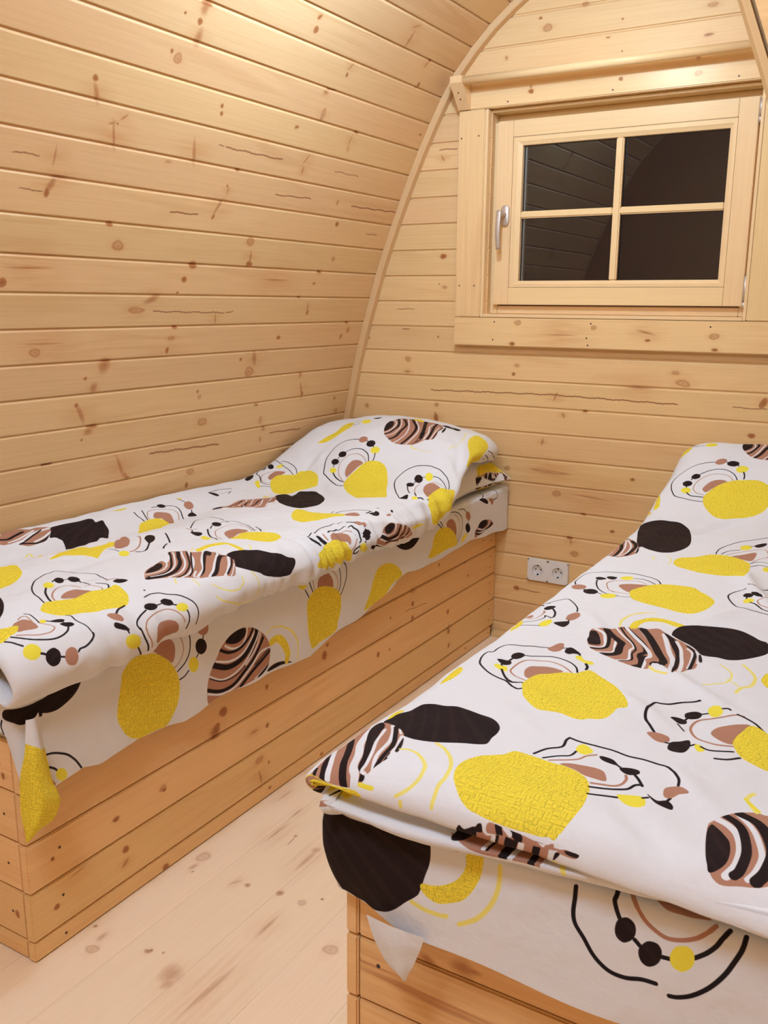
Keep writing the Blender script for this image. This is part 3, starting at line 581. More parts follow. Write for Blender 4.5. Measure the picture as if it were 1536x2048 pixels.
["P","P",0,[561,-124,581,-131,598,-129,603,-118,607,-104,605,-88,597,-76,582,-88,571,-101,552,-109,551,-117]],
["P","Y",0,[500,-102,517,-109,548,-112,572,-106,581,-92,595,-75,602,-58,619,-51,626,-43,610,-25,594,-7,576,12,546,31,523,44,509,46,500,37,485,36,465,33,455,25,452,13,444,4,444,-9,450,-26,450,-42,450,-58,463,-75,482,-93]],
["P","K",0,[332,-236,349,-235,364,-231,375,-219,387,-215,398,-210,400,-197,401,-178,407,-161,404,-142,398,-120,394,-103,386,-90,375,-82,361,-80,347,-81,331,-80,324,-88,317,-106,309,-125,303,-142,298,-163,298,-176,301,-187,311,-195,319,-208]],
["P","Y",0,[344,-237,369,-241,378,-235,375,-228,359,-232,349,-233]],
["P","P",0,[172,-263,185,-261,209,-264,233,-264,261,-259,291,-260,315,-257,328,-248,332,-234,326,-217,316,-200,305,-188,296,-184,276,-179,252,-176,230,-169,213,-170,203,-176,198,-184,189,-183,182,-187,178,-195,175,-208,174,-226,174,-237,169,-251]],
["C","K",8,[170,-254,182,-256,196,-261]],
["C","K",18,[172,-239,192,-245,208,-253,232,-262]],
["C","W",9,[179,-235,198,-242,213,-248,251,-269]],
["C","K",17,[175,-208,192,-217,209,-225,232,-233,277,-257]],
["C","W",14,[181,-194,195,-199,205,-207,228,-212,267,-233,324,-245]],
["P","K",0,[333,-238,324,-246,296,-239,257,-220,226,-204,211,-201,203,-198,198,-192,188,-189,190,-183,197,-185,201,-192,213,-192,235,-197,268,-211,302,-223,319,-226]],
["C","W",6,[199,-186,202,-192,215,-191,239,-197,273,-211,311,-221]],
["C","W",7,[203,-176,231,-186,273,-192,304,-204,324,-216]],
["C","K",10,[204,-174,217,-176,238,-178,268,-183,297,-196,321,-209]],
["C","K",6,[224,-170,244,-173]],
["C","W",9,[234,-168,254,-171,285,-181,297,-185]],
["C","W",4,[314,-199,303,-191]],
["P","K",0,[244,-168,258,-173,283,-180,294,-182,275,-173,255,-167]],
["P","W",0,[230,-169,250,-171,244,-165,220,-164,205,-171,200,-181]],
["L","f",5,[261,-168,265,-159,261,-145,246,-128,230,-116,215,-113,203,-116,192,-122,181,-133]],
["L","f",5,[301,-137,290,-120,271,-103,245,-89,221,-84,208,-87,195,-86,179,-85]],
["L","f",5,[176,-126,171,-125]],
["L","y",6,[184,-186,183,-176,183,-168]],
["P","Y",0,[174,-236,172,-225,174,-208,174,-191,171,-185,163,-183,122,-214,121,-228,118,-251,183,-318]],
["P","K",0,[179,-295,184,-316,104,-252]],
["P","P",0,[169,-260,173,-239,183,-315,178,-294,159,-258]],
["L","W",8,[101,-247,103,-254]],
["P","P",0,[100,-250,102,-257,97,-224,96,-256]],
["P","Y",0,[217,-70,225,-75,242,-79,264,-80,285,-78,301,-70,314,-52,327,-43,324,-34,326,-17,323,2,315,23,303,44,277,62,251,72,233,74,212,68,197,66,186,62,189,52,185,37,183,12,184,-11,187,-29,190,-42,200,-56]],
["P","Y",0,[220,-72,238,-80,264,-83,288,-77,307,-63,319,-46,329,-42,329,-25,327,-8,322,12,321,31,315,49,305,61,289,69,273,72,245,76,222,74,206,70,195,66,189,58,185,47,184,31,183,14,184,-6,186,-24,194,-43,205,-59]],
["L","k",5,[335,-18,353,-8,366,7,384,6,392,8]],
["L","k",4.4,[392,8,387,26,385,48,387,67,384,86,385,106,382,124,380,134,371,145,360,153,350,155]],
["L","k",4.4,[330,-4,341,11,348,24,362,27]],
["P","y",0,[363,27,376,24,383,31,370,46,358,39]],
["L","P",4,[327,5,335,23,344,36,356,42,365,52]],
["P","K",0,[364,56,367,62,366,73,357,81,356,71,358,61]],
["L","k",4,[358,79,353,87]],
["P","K",0,[352,85,358,94,358,106,350,109,343,100,345,91]],
["L","k",5,[346,105,338,112,328,119]],
["P","P",0,[323,20,330,30,333,45,336,62,333,72,320,79,315,77,314,67,314,54,320,39]],
["L","P",5,[340,96,332,99,320,97,312,90,307,77,303,66]],
["L","k",5,[294,67,300,82,306,94,314,106,325,111,330,118]],
["L","k",5,[277,71,282,83,290,101]],
["P","y",0,[295,99,301,108,307,123,302,130,289,132,282,124,283,111]],
["L","k",4.4,[305,126,309,131]],
["P","K",0,[316,128,309,141,316,151,310,159,302,160,301,153,304,140]],
["L","k",4.4,[323,153,314,151]],
["P","P",0,[326,144,339,143,348,153,348,162,342,169,336,160,324,154,321,148]],
["L","k",5.5,[465,96,481,86,494,77,516,72,551,73,556,82,562,92,579,105,590,117,599,125]],
["P","P",0,[457,89,465,100,464,114,455,119,445,116,442,106,447,97]],
["L","k",4.4,[446,116,447,122]],
["P","K",0,[432,122,450,121,460,131,469,140,452,145,433,142,428,131]],
["L","k",4.4,[452,143,460,149]],
["P","y",0,[460,149,461,156,451,163,444,157,450,152]],
["L","k",4.4,[458,157,455,167,462,181,471,194]],
["P","K",0,[523,103,529,111,527,123,517,125,511,118,516,110]],
["L","k",4,[525,121,537,123]],
["P","K",0,[559,137,552,137,544,135,538,130,535,125,536,120,541,118,548,117,555,120,561,125,564,130,563,135]],
["L","k",4,[560,136,568,143]],
["P","y",0,[586,159,578,160,569,158,563,155,561,150,565,146,573,142,582,141,590,143,594,147,595,152,592,156]],
["L","k",4.4,[591,158,594,165,592,168]],
["L","k",3,[509,116,494,128]],
["L","P",5,[486,192,475,171,478,150,494,138,512,133,537,137,555,152,573,168,581,177,583,187]],
["P","P",0,[504,160,525,162,542,173,556,187,561,199,540,197,510,190,491,190,489,176]],
["L","k",5,[584,179,577,194,568,206,548,221]],
["L","k",5,[439,178,446,192,461,204]],
["P","Y",0,[491,190,510,189,533,193,559,199,560,210,551,223,541,241,505,258,461,257,451,239,455,222,466,203]],
["P","P",0,[281,203,298,201,305,204,320,212,339,226,351,242,351,255,366,279,281,294,256,290,227,275,216,251,210,232,219,220,242,211]],
["P","K",0,[242,211,281,203,299,204,294,213,284,224,264,231,241,233,226,228,218,220,227,216]],
["C","P",8,[304,205,292,220,274,233,247,238,225,233,215,223]],
["C","W",11,[311,207,306,221,293,233,266,241,239,242,221,236]],
["C","K",16,[322,214,314,229,297,239,265,247,235,247,225,243]],
["C","W",8,[331,227,318,241,297,253,267,262,240,261,226,256]],
["C","K",20,[336,227,330,245,311,259,282,270,245,270,227,264]],
["C","W",6,[354,259,325,276,284,286]],
["L","f",5,[351,242,366,232,373,228,384,230,390,233]],
["L","y",5,[372,227,355,244]],
["L","f",3,[850,-64,878,-69,911,-66,929,-56,937,-45]],
["P","P",0,[751,-90,775,-95,799,-101,808,-98,810,-84,825,-71,845,-60,853,-45,858,-30,857,-17,871,-3,853,13,838,29,829,46,818,58,804,73,784,83,747,90,718,92,703,84,671,77,664,67,676,57,689,43,693,33,679,33,672,28,672,12,677,-4,686,-22,701,-45,714,-63,725,-77]],
["P","K",0,[757,-92,769,-93,796,-100,800,-93,788,-83,767,-73,746,-66,739,-73,739,-83]],
["C","W",6,[731,-80,731,-66,743,-58,768,-65,791,-75,807,-94]],
["C","K",10,[724,-74,727,-61,737,-53,759,-56,782,-63,806,-77]],
["C","W",5,[711,-64,715,-49,722,-37,746,-42,767,-45]],
["C","K",20,[705,-52,708,-35,719,-29,738,-32,754,-33,767,-43,795,-64,813,-76]],
["C","W",5,[686,-22,695,-7,712,-8,732,-13,747,-11,775,-23,805,-46,835,-66]],
["C","K",5,[685,-16,699,-1,722,-7,740,-6,777,-21,812,-44,841,-60]],
["C","K",15,[674,10,684,17,704,13,722,6,742,10,769,1,809,-26,843,-51]],
["C","W",8,[670,22,690,21,709,15,720,22,751,12,783,-9,833,-44,849,-53]],
["C","K",9,[670,19,709,14,720,14]],
["C","W",6,[855,-31,815,-9,783,11]],
["C","K",20,[854,-26,823,-8,783,13,742,32,713,45,680,47,693,35]],
["C","W",10,[845,13,806,27,763,42,727,56,669,66]],
["P","K",0,[853,11,836,30,819,42,774,56,734,65,677,72,663,69,717,61,757,53,794,38,824,25]],
["C","W",7,[823,39,792,53,758,62,720,71,665,78]],
["C","W",6,[800,62,783,74,746,80,710,83]],
["C","K",8,[815,59,791,76,754,82,706,86]],
["P","K",0,[782,84,787,86,764,93,749,95,754,90]],
["C","W",4,[799,76,772,85,741,90]],
["L","Y",13,[852,-42,884,-41,908,-31,918,-16,918,1,907,25]],
["P","K",0,[852,24,879,22,903,28,914,46,928,70,938,97,939,121,928,139,914,155,911,167,885,174,861,175,833,161,809,145,793,127,792,110,788,96,790,85,810,72,824,57,833,43,843,30]],
["L","f",5,[681,32,667,45,659,62]],
["L","f",3,[757,122,738,139,720,146,692,144,673,130,658,116]],
["L","f",5,[786,151,758,168,736,177,704,177,684,166,663,162]],
["L","f",2.5,[702,142,695,154,686,162]],
["P","Y",0,[733,186,758,186,776,189,781,203,744,212,712,210,713,198]],
["P","P",0,[114,-68,119,-56,169,-26,169,-14,174,1,176,21,178,39,178,54,176,64,97,53,90,48,90,33,90,1,90,-24,101,-48]],
["P","K",0,[109,-65,166,-52,168,-42,171,-26,117,-45,106,-53]],
["C","W",6,[170,-6,102,-23]],
["C","K",5,[172,-1,102,-18]],
["C","K",22,[179,22,168,14,94,4]],
["C","W",8,[173,27,92,11]],
["C","K",13,[181,48,166,43,89,36]],
["C","W",9,[174,62,92,51]],
["P","Y",0,[90,-24,90,1,90,33,90,48]],
["L","f",6,[163,66,88,74]],
["P","K",0,[167,64,175,71,175,66]],
["P","P",0,[176,68,181,77,179,91,175,85]],
["P","K",0,[180,76,181,91,177,89,177,78]],
["P","P",0,[182,-13,181,5,180,25,178,46,179,77,175,54,173,28,174,4,172,-14]],
["P","K",0,[176,-27,178,-22,171,-20,170,-28]],
["C","K",12,[181,-2,174,1]],
["C","K",14,[180,17,176,23]],
["C","W",6,[181,6,177,13]],
["C","W",6,[180,46,178,51]]],
'sheet_right': [
["L","k",4,[173,35,191,9,213,0]],
["L","k",4,[101,17,97,-4,96,-21,124,-24]],
["P","K",0,[239,-3,208,-3,172,-19,171,-30,200,-21]],
["L","k",4,[221,-1,176,-20]],
["P","P",0,[165,-15,145,-15,124,-24,130,-41,147,-29]],
["L","P",3,[179,2,148,2]],
["L","k",3.5,[448,-6,413,-12,383,-26,361,-46,355,-77,369,-103,388,-115]],
["L","k",3,[396,-7,357,-13,332,-29]],
["L","P",3.5,[427,-16,396,-33,377,-59,380,-88,397,-103]],
["P","P",0,[301,-46,299,-53,303,-59,310,-60,320,-56,329,-49,336,-41,337,-33,334,-28,326,-27,316,-30,307,-37]],
["L","k",3.5,[313,-59,312,-71]],
["P","K",0,[294,-88,293,-96,297,-101,305,-102,314,-99,323,-91,329,-82,330,-74,326,-69,318,-68,308,-72,300,-79]],
["L","k",3.5,[309,-101,315,-105]],
["P","y",0,[344,-109,316,-102,317,-115,349,-128]],
["P","P",0,[476,-36,460,-28,432,-32,407,-56,400,-83,410,-94,443,-61,471,-49]],
["P","Y",0,[566,-91,560,-70,536,-48,498,-44,450,-58,411,-84,393,-108,391,-124,456,-122,521,-126,578,-124,593,-115]],
["L","k",4,[532,-27,511,-42]],
["L","k",4,[519,-22,498,-42]],
["P","P",0,[257,-127,257,-111,235,-95,206,-84,166,-86,133,-95,114,-113,162,-120,223,-128,250,-132]],
["P","K",0,[235,-97,222,-84,191,-82,166,-88,164,-102,195,-110,222,-106]],
["C","W",5,[234,-103,195,-115,155,-111,146,-93]],
["C","K",8,[254,-106,202,-118,147,-113,129,-103]],
["C","W",5,[259,-117,217,-120,146,-120]],
["C","K",9,[252,-117,209,-126,154,-120,124,-107]],
["P","K",0,[802,-26,755,-31,698,-34,654,-32,657,-46,675,-57,697,-64,730,-63,765,-51,788,-37]],
["L","k",4,[533,-26,508,-44]],
["P","Y",0,[947,-185,935,-165,917,-136,905,-106,889,-83,860,-75,816,-82,774,-104,751,-129,767,-139,796,-140,822,-151,846,-166,869,-171,900,-179]],
["L","k",4,[1227,-50,1213,-68,1203,-82]],
["L","k",4,[1215,-24,1203,-46,1188,-71]],
["L","P",3.5,[1196,-26,1191,-43,1183,-66]],
["P","P",0,[1171,-61,1171,-43,1159,-29,1141,-27,1123,-35,1106,-54,1102,-67,1103,-76,1130,-69,1156,-64]],
["L","P",3,[1129,-18,1102,-36,1084,-59,1083,-82,1088,-88]],
["L","k",3.5,[1078,-32,1070,-57,1070,-82,1077,-95]],
["L","k",4,[1057,-22,1046,-34,1043,-63,1054,-89,1067,-107]],
["P","y",0,[1220,-38,1223,-44,1229,-46,1238,-46,1247,-42,1254,-35,1256,-28,1254,-23,1248,-20,1239,-21,1230,-25,1223,-31]],
["P","Y",0,[1217,-92,1208,-75,1187,-63,1161,-60,1125,-68,1093,-82,1071,-101,1063,-125,1064,-154,1071,-178,1076,-201,1105,-210,1151,-211,1187,-215,1201,-191,1210,-160,1214,-128]],
["L","f",3.5,[1327,-111,1299,-125,1275,-142,1258,-166,1252,-186]],
["L","Y",18,[1326,-147,1306,-168,1291,-195]],
["P","P",0,[1740,-32,1727,-24,1706,-24,1691,-27,1680,-37,1675,-53,1677,-72,1684,-80,1699,-67,1720,-51]],
["L","P",3,[1669,-22,1658,-36,1651,-58,1657,-79,1670,-91,1677,-93]],
["L","k",4,[1645,-22,1635,-32,1631,-53,1634,-75,1647,-93,1668,-105]],
["L","k",4,[1662,-125,1648,-122,1636,-114]],
["P","y",0,[1606,-111,1609,-119,1614,-123,1622,-123,1629,-118,1634,-110,1636,-101,1634,-93,1629,-89,1621,-89,1614,-94,1608,-102]],
["L","k",4,[1612,-93,1607,-87]],
["P","K",0,[1580,-79,1583,-87,1589,-91,1598,-91,1607,-85,1613,-77,1615,-67,1613,-60,1606,-55,1598,-56,1589,-61,1583,-69]],
["L","k",4,[1592,-58,1591,-51]],
["P","P",0,[1575,-40,1577,-47,1583,-51,1592,-50,1601,-45,1608,-38,1610,-29,1608,-22,1601,-18,1592,-19,1583,-23,1577,-31]],
["P","Y",0,[1822,-74,1818,-55,1800,-39,1783,-34,1759,-36,1734,-43,1709,-59,1688,-79,1673,-101,1664,-125,1662,-146,1667,-176,1679,-198,1696,-215,1721,-213,1750,-210,1782,-205,1809,-189,1826,-166,1837,-132]],
["P","P",0,[1579,-210,1581,-185,1577,-159,1566,-137,1551,-118,1535,-96,1514,-82,1485,-74,1460,-75,1433,-82,1405,-100,1383,-120,1368,-148,1370,-172,1379,-192,1407,-204,1447,-208,1487,-210,1526,-208,1561,-210]],
["P","K",0,[1521,-86,1502,-76,1477,-72,1458,-75,1458,-90,1474,-100,1494,-101,1515,-94]],
["C","W",6,[1523,-97,1499,-111,1470,-111,1456,-93,1451,-77]],
["C","K",11,[1539,-101,1511,-116,1478,-117,1448,-102,1431,-83]],
["C","W",6,[1551,-124,1511,-137,1475,-134,1449,-117,1424,-91]],
["C","K",20,[1559,-130,1519,-148,1487,-148,1458,-136,1425,-106,1419,-90]],
["C","W",5,[1572,-151,1535,-172,1499,-172,1463,-156,1431,-126,1410,-99]],
["C","K",4,[1570,-157,1535,-175,1495,-178,1459,-161,1421,-120]],
["C","K",4,[1395,-110,1417,-140]],
["C","W",5,[1405,-104,1422,-132,1459,-161]],
["C","K",13,[1582,-179,1540,-197,1499,-197,1463,-175,1432,-154,1396,-119]],
["C","W",6,[1578,-189,1536,-205,1491,-203,1446,-174,1408,-149,1370,-150]],
["C","K",5,[1429,-171,1376,-151]],
["C","K",13,[1475,-208,1438,-183,1399,-168,1368,-157]],
["C","W",5,[1430,-205,1373,-187]],
["C","K",16,[1416,-206,1373,-191]],
["P","K",0,[1376,-199,1349,-198,1314,-205,1273,-221,1320,-212,1380,-206]],
["L","f",3.5,[1380,-115,1358,-106,1322,-114,1285,-136,1258,-168,1251,-200,1252,-224]],
["L","Y",18,[1362,-140,1342,-139,1321,-147,1302,-170,1293,-193,1295,-209]],
["P","K",0,[2072,-12,2089,-9,2112,-12,2136,-12,2160,-11,2185,-10,2210,-9,2226,-9,2229,-22,2228,-38,2223,-55,2217,-77,2212,-86,2197,-100,2181,-117,2163,-131,2141,-140,2125,-137,2112,-138,2101,-136,2079,-136,2066,-122,2065,-105,2070,-85,2067,-69,2068,-49,2066,-31]],
["P","Y",0,[2277,-8,2297,-1,2298,-20,2295,-34,2287,-52,2275,-69,2258,-79,2242,-85,2228,-82,2218,-74,2219,-66,2233,-64,2249,-58,2264,-47,2273,-34,2277,-21]],
["L","f",6,[2320,-9,2320,-28,2317,-46,2309,-66,2293,-88,2271,-103]],
["L","f",6,[2206,-96,2224,-100,2246,-100,2254,-98]],
["P","P",0,[2248,-7,2254,-5,2266,-9,2258,-9]],
["L","k",7,[2411,-2,2411,-16,2410,-34,2413,-48,2424,-62,2435,-77,2446,-86,2458,-91,2474,-91,2491,-86,2506,-85]],
["L","k",7,[2455,19,2456,4,2455,-3,2458,-14,2462,-23]],
["L","k",7,[2480,-42,2486,-47]],
["L","k",7,[2509,-51,2519,-50]],
["L","k",7,[2543,-39,2554,-29,2563,-17,2569,-4,2574,5]],
["L","k",7,[2590,4,2588,-11,2581,-30,2573,-48,2560,-68,2544,-84,2530,-92,2521,-94]],
["L","P",7,[2467,27,2471,11,2480,-3,2489,-15,2501,-23,2514,-27,2530,-23,2545,-14,2555,-2,2560,5]],
["P","P",0,[2486,26,2502,29,2525,26,2554,12,2539,6,2525,5,2510,5,2500,11]],
["P","K",0,[2480,-28,2480,-36,2477,-43,2472,-48,2467,-50,2461,-47,2458,-41,2458,-33,2460,-26,2465,-21,2471,-19,2477,-22]],
["P","K",0,[2509,-44,2509,-52,2507,-59,2502,-65,2496,-68,2490,-66,2486,-60,2485,-52,2488,-45,2493,-39,2499,-37,2505,-38]],
["P","y",0,[2543,-40,2542,-48,2538,-55,2532,-60,2526,-60,2521,-57,2518,-50,2519,-42,2523,-34,2530,-30,2536,-29,2541,-33]]]}
CRL = [[1.103,0.283,1.476,0.355,0.005,0.012],[1.436,0.198,1.557,0.366,-0.007,0.01],[1.371,0.269,1.624,0.33,0.006,0.01],[1.574,-0.14,1.351,0.147,-0.005,0.012],[0.219,0.34,0.114,0.391,0.007,0.012],[0.161,0.338,0.082,0.367,-0.004,0.01],[1.725,-0.258,1.573,-0.237,-0.004,0.009],[1.765,-0.237,1.617,-0.17,0.004,0.008],[1.72,-0.311,1.608,-0.306,0.004,0.008],[0.542,0.141,0.789,0.176,0.003,0.014],[0.774,0.385,1.053,0.343,0.004,0.012],[0.27,0.156,0.488,0.138,-0.003,0.014],[1.771,0.204,1.678,0.334,0.006,0.012],[1.896,0.188,1.684,0.31,-0.005,0.01],[1.583,-0.049,1.408,0.197,0.005,0.01],[1.076,-0.209,1.198,-0.085,0.004,0.012],[1.791,0.047,1.711,0.267,0.003,0.014]]
CRR = [[0.911,-0.167,0.702,0.035,0.004,0.012],[0.742,0.009,0.562,0.199,0.0055,0.014],[0.591,0.002,0.458,0.122,0.004,0.012],[0.574,-0.17,0.42,0.005,0.003,0.012],[0.459,-0.158,0.354,0.002,0.003,0.014],[0.413,0.105,0.294,0.214,0.004,0.014],[0.279,0.079,0.207,0.214,-0.006,0.018],[0.211,0.061,0.187,0.152,0.005,0.014],[0.224,-0.177,0.199,-0.061,0.004,0.01],[0.195,-0.179,0.177,-0.1,-0.005,0.009],[0.182,-0.088,0.181,-0.024,0.004,0.01],[1.638,-0.136,1.845,0.006,-0.009,0.022],[0.887,0.046,1.094,0.1,0.004,0.014],[1.366,0.058,1.051,0.142,0.009,0.016],[0.311,0.21,0.285,0.265,-0.005,0.014]]


# ------------------------------------------------------------------ painting flat print into arrays
def pix_alpha_poly(X, Y, P):
    inside = np.zeros(X.shape, bool); d2 = np.full(X.shape, 1e9, np.float32)
    n = len(P)
    for i in range(n):
        x1, y1 = P[i]; x2, y2 = P[(i+1) % n]
        if y1 != y2:
            c = ((y1 > Y) != (y2 > Y)) & (X < (x2-x1)*(Y-y1)/(y2-y1)+x1)
            inside ^= c
        dx, dy = x2-x1, y2-y1; L = dx*dx+dy*dy+1e-12
        t = np.clip(((X-x1)*dx+(Y-y1)*dy)/L, 0, 1)
        d2 = np.minimum(d2, (X-x1-t*dx)**2+(Y-y1-t*dy)**2)
    d = np.sqrt(d2)
    return np.where(inside, d, -d)

def pix_dist_line(X, Y, P):
    d2 = np.full(X.shape, 1e9, np.float32)
    for i in range(len(P)-1):
        x1, y1 = P[i]; x2, y2 = P[i+1]
        dx, dy = x2-x1, y2-y1; L = dx*dx+dy*dy+1e-12
        t = np.clip(((X-x1)*dx+(Y-y1)*dy)/L, 0, 1)
        d2 = np.minimum(d2, (X-x1-t*dx)**2+(Y-y1-t*dy)**2)
    return np.sqrt(d2)

def smooth(P, closed):
    P = np.asarray(P, float); n = len(P)
    if n < 3: return P
    out = []
    rng = range(n) if closed else range(n-1)
    for i in rng:
        p0 = P[(i-1) % n] if closed or i > 0 else P[0]
        p1 = P[i]; p2 = P[(i+1) % n]
        p3 = P[(i+2) % n] if closed or i+2 < n else P[-1]
        for t in (0, .25, .5, .75):
            out.append(.5*((2*p1)+(-p0+p2)*t+(2*p0-5*p1+4*p2-p3)*t*t+(-p0+3*p1-3*p2+p3)*t**3))
    if not closed: out.append(P[-1])
    return np.array(out)

def srgb(c):
    c = np.asarray(c, float)/255.
    return c

INK = {'Y': (244, 217, 66), 'y': (240, 222, 70), 'K': (38, 26, 25), 'k': (34, 27, 28), 'P': (180, 128, 104), 'W': (230, 227, 229), 'f': (240, 224, 120)}

def hatch_field(X, Y):
    """little dashes of the woven-look yellow print: 1 where a dash is"""
    c = 8.0
    a = np.zeros(X.shape, np.float32)
    for k, (ox, oy) in enumerate(((0, 0), (3.7, 2.9), (6.1, 5.3))):
        gx = np.floor((X+ox)/c); gy = np.floor((Y+oy)/c)
        fx = (X+ox)-gx*c; fy = (Y+oy)-gy*c
        h = np.abs(np.sin(gx*12.9898+gy*78.233+k*3.1)*43758.5453) % 1
        horiz = h < .5
        m = (h*7 % 1)*3+1.5
        a = np.maximum(a, np.where(horiz, (np.abs(fy-m) < .38) & (fx < 6.6), (np.abs(fx-m) < .38) & (fy < 6.6)).astype(np.float32))
    return a

def paint(name, ext, res, shapes, base=(230, 227, 229)):
    """ext = (u0, v0, u1, v1) metres, res = mm per pixel; shapes = [kind, ink, width, points]"""
    u0_, v0_, u1_, v1_ = ext
    W = int(round((u1_-u0_)*1000/res)); H = int(round((v1_-v0_)*1000/res))
    img = np.empty((H, W, 4), np.float32); img[..., :3] = srgb(base); img[..., 3] = 1
    clip = None
    for kind, ink, wd, pts in shapes:
        P = smooth(np.asarray(pts, float).reshape(-1, 2), kind in 'PE')
        if kind == 'E':      # ellipse given as centre, end of axis 1, end of axis 2
            c0, a1, a2 = np.asarray(pts, float).reshape(-1, 2)[:3]
            th = np.linspace(0, 2*np.pi, 24, endpoint=False)
            P = c0 + np.outer(np.cos(th), a1-c0) + np.outer(np.sin(th), a2-c0)
        pad = wd+3
        x0, y0 = P.min(0)-pad; x1, y1 = P.max(0)+pad
        ix0 = max(0, int((x0-u0_*1000)/res)); ix1 = min(W, int((x1-u0_*1000)/res)+1)
        iy0 = max(0, int((y0-v0_*1000)/res)); iy1 = min(H, int((y1-v0_*1000)/res)+1)
        if ix1 <= ix0 or iy1 <= iy0: continue
        X, Y = np.meshgrid((np.arange(ix0, ix1)+.5)*res+u0_*1000, (np.arange(iy0, iy1)+.5)*res+v0_*1000)
        X = X.astype(np.float32); Y = Y.astype(np.float32)
        if kind in 'PE':
            al = np.clip(pix_alpha_poly(X, Y, P)/res+.5, 0, 1)
            if kind == 'P' and wd == -1: pass
        else:
            w_ = wd*(.72 if kind == 'L' and ink in 'kP' else .64 if kind == 'C' and ink == 'K' else .85 if kind == 'C' else 1)
            al = np.clip((w_/2-pix_dist_line(X, Y, P))/res+.5, 0, 1)
        if kind == 'C':      # stroke clipped by the last filled blob
            if clip is not None: al = al*np.clip(pix_alpha_poly(X, Y, clip)/res+.5, 0, 1)
        elif kind == 'P' and ink == 'P': clip = P
        col = np.broadcast_to(srgb(INK[ink]), X.shape+(3,)).copy()
        if ink == 'Y':
            hf = hatch_field(X, Y)[..., None]
            col = col*(1-hf*.17)
        elif ink == 'K' and kind == 'P':
            w = np.sin(X*.16+3*np.sin(Y*.035)+Y*.22+2*np.sin(X*.03))[..., None]
            col = col*(1+.16*(w > .55))
        al = al[..., None]
        reg = img[iy0:iy1, ix0:ix1, :3]
        img[iy0:iy1, ix0:ix1, :3] = reg*(1-al)+col*al
    im = bpy.data.images.new(name, W, H, alpha=False, float_buffer=False)
    im.pixels.foreach_set(img.ravel()); im.update(); im.pack()
    return im

def paint_knots(name, ext, res, marks):
    """R = knot body, G = soft halo, B = dark check / core; marks: [type, u, v, a, b, angle] in mm"""
    u0_, v0_, u1_, v1_ = ext
    W = int(round((u1_-u0_)*1000/res)); H = int(round((v1_-v0_)*1000/res))
    img = np.zeros((H, W, 4), np.float32); img[..., 3] = 1
    for t, u, v, a, b, ang in marks:
        if t in 'kob': a, b = a*1.22, b*1.22
        ca, sa = math.cos(math.radians(ang)), math.sin(math.radians(ang))
        R = max(a, b)*3.2+4
        ix0 = max(0, int((u-R-u0_*1000)/res)); ix1 = min(W, int((u+R-u0_*1000)/res)+1)
        iy0 = max(0, int((v-R-v0_*1000)/res)); iy1 = min(H, int((v+R-v0_*1000)/res)+1)
        if ix1 <= ix0 or iy1 <= iy0: continue
        X, Y = np.meshgrid((np.arange(ix0, ix1)+.5)*res+u0_*1000-u, (np.arange(iy0, iy1)+.5)*res+v0_*1000-v)
        p = X*ca+Y*sa; q = -X*sa+Y*ca
        wob = 1+.06*np.sin(2*np.arctan2(q/b, p/a)+u)+.05*np.sin(3*np.arctan2(q/b, p/a)+v)
        if t == 'c':         # resin crack: thin wavy dark line
            q2 = q+1.2*np.sin(p*.08+u)+.5*np.sin(p*.31)
            m = np.clip(1.6-np.abs(q2)/b, 0, 1)*np.clip((a-np.abs(p))/6, 0, 1)
            img[iy0:iy1, ix0:ix1, 2] = np.maximum(img[iy0:iy1, ix0:ix1, 2], m*.85)
            continue
        r = np.sqrt((p/a)**2+(q/b)**2)/wob
        body = np.clip((1.0-r)*(1.3 if t == 'b' else max(2.2, min(a, b)/res*.7))+(.1 if t == 'b' else .3), 0, 1)
        # halo follows the grain: stretched along u
        rh = np.sqrt((X/(max(a, b)*2.3))**2+(Y/(max(a, b)*1.25))**2)
        halo = np.clip(1-rh, 0, 1)**1.3
        k = {'k': 1.0, 'o': .68, 'b': .78, 'd': 1.0, 's': 1.0}[t]
        ring = .75+.25*np.cos(r*9)
        if t == 's': halo = halo*0
        img[iy0:iy1, ix0:ix1, 0] = np.maximum(img[iy0:iy1, ix0:ix1, 0], body*k*(ring if t == 'o' else 1))
        img[iy0:iy1, ix0:ix1, 1] = np.maximum(img[iy0:iy1, ix0:ix1, 1], halo*(.5 if t == 'd' else .9))
        core = np.clip((.55-r)*3, 0, 1)
        if t in 'kds': img[iy0:iy1, ix0:ix1, 2] = np.maximum(img[iy0:iy1, ix0:ix1, 2], core*(.9 if t in 'ds' else .35))
    im = bpy.data.images.new(name, W, H, alpha=False, float_buffer=False)
    im.colorspace_settings.name = 'Non-Color'
    im.pixels.foreach_set(img.ravel()); im.update(); im.pack()
    return im

# ------------------------------------------------------------------ materials
def newmat(name):
    m = bpy.data.materials.new(name); m.use_nodes = True
    nt = m.node_tree; b = nt.nodes['Principled BSDF']
    return m, nt, b

def lin(c):
    return tuple(((x/255.)/12.92 if x/255. <= .04045 else ((x/255.+.055)/1.055)**2.4) for x in c)+(1,)

def plain(name, c, rough=.5, metal=0., emit=None, es=1.):
    m, nt, b = newmat(name)
    b.inputs['Base Color'].default_value = lin(c); b.inputs['Roughness'].default_value = rough; b.inputs['Metallic'].default_value = metal
    if emit: b.inputs['Emission Color'].default_value = lin(emit); b.inputs['Emission Strength'].default_value = es
    return m

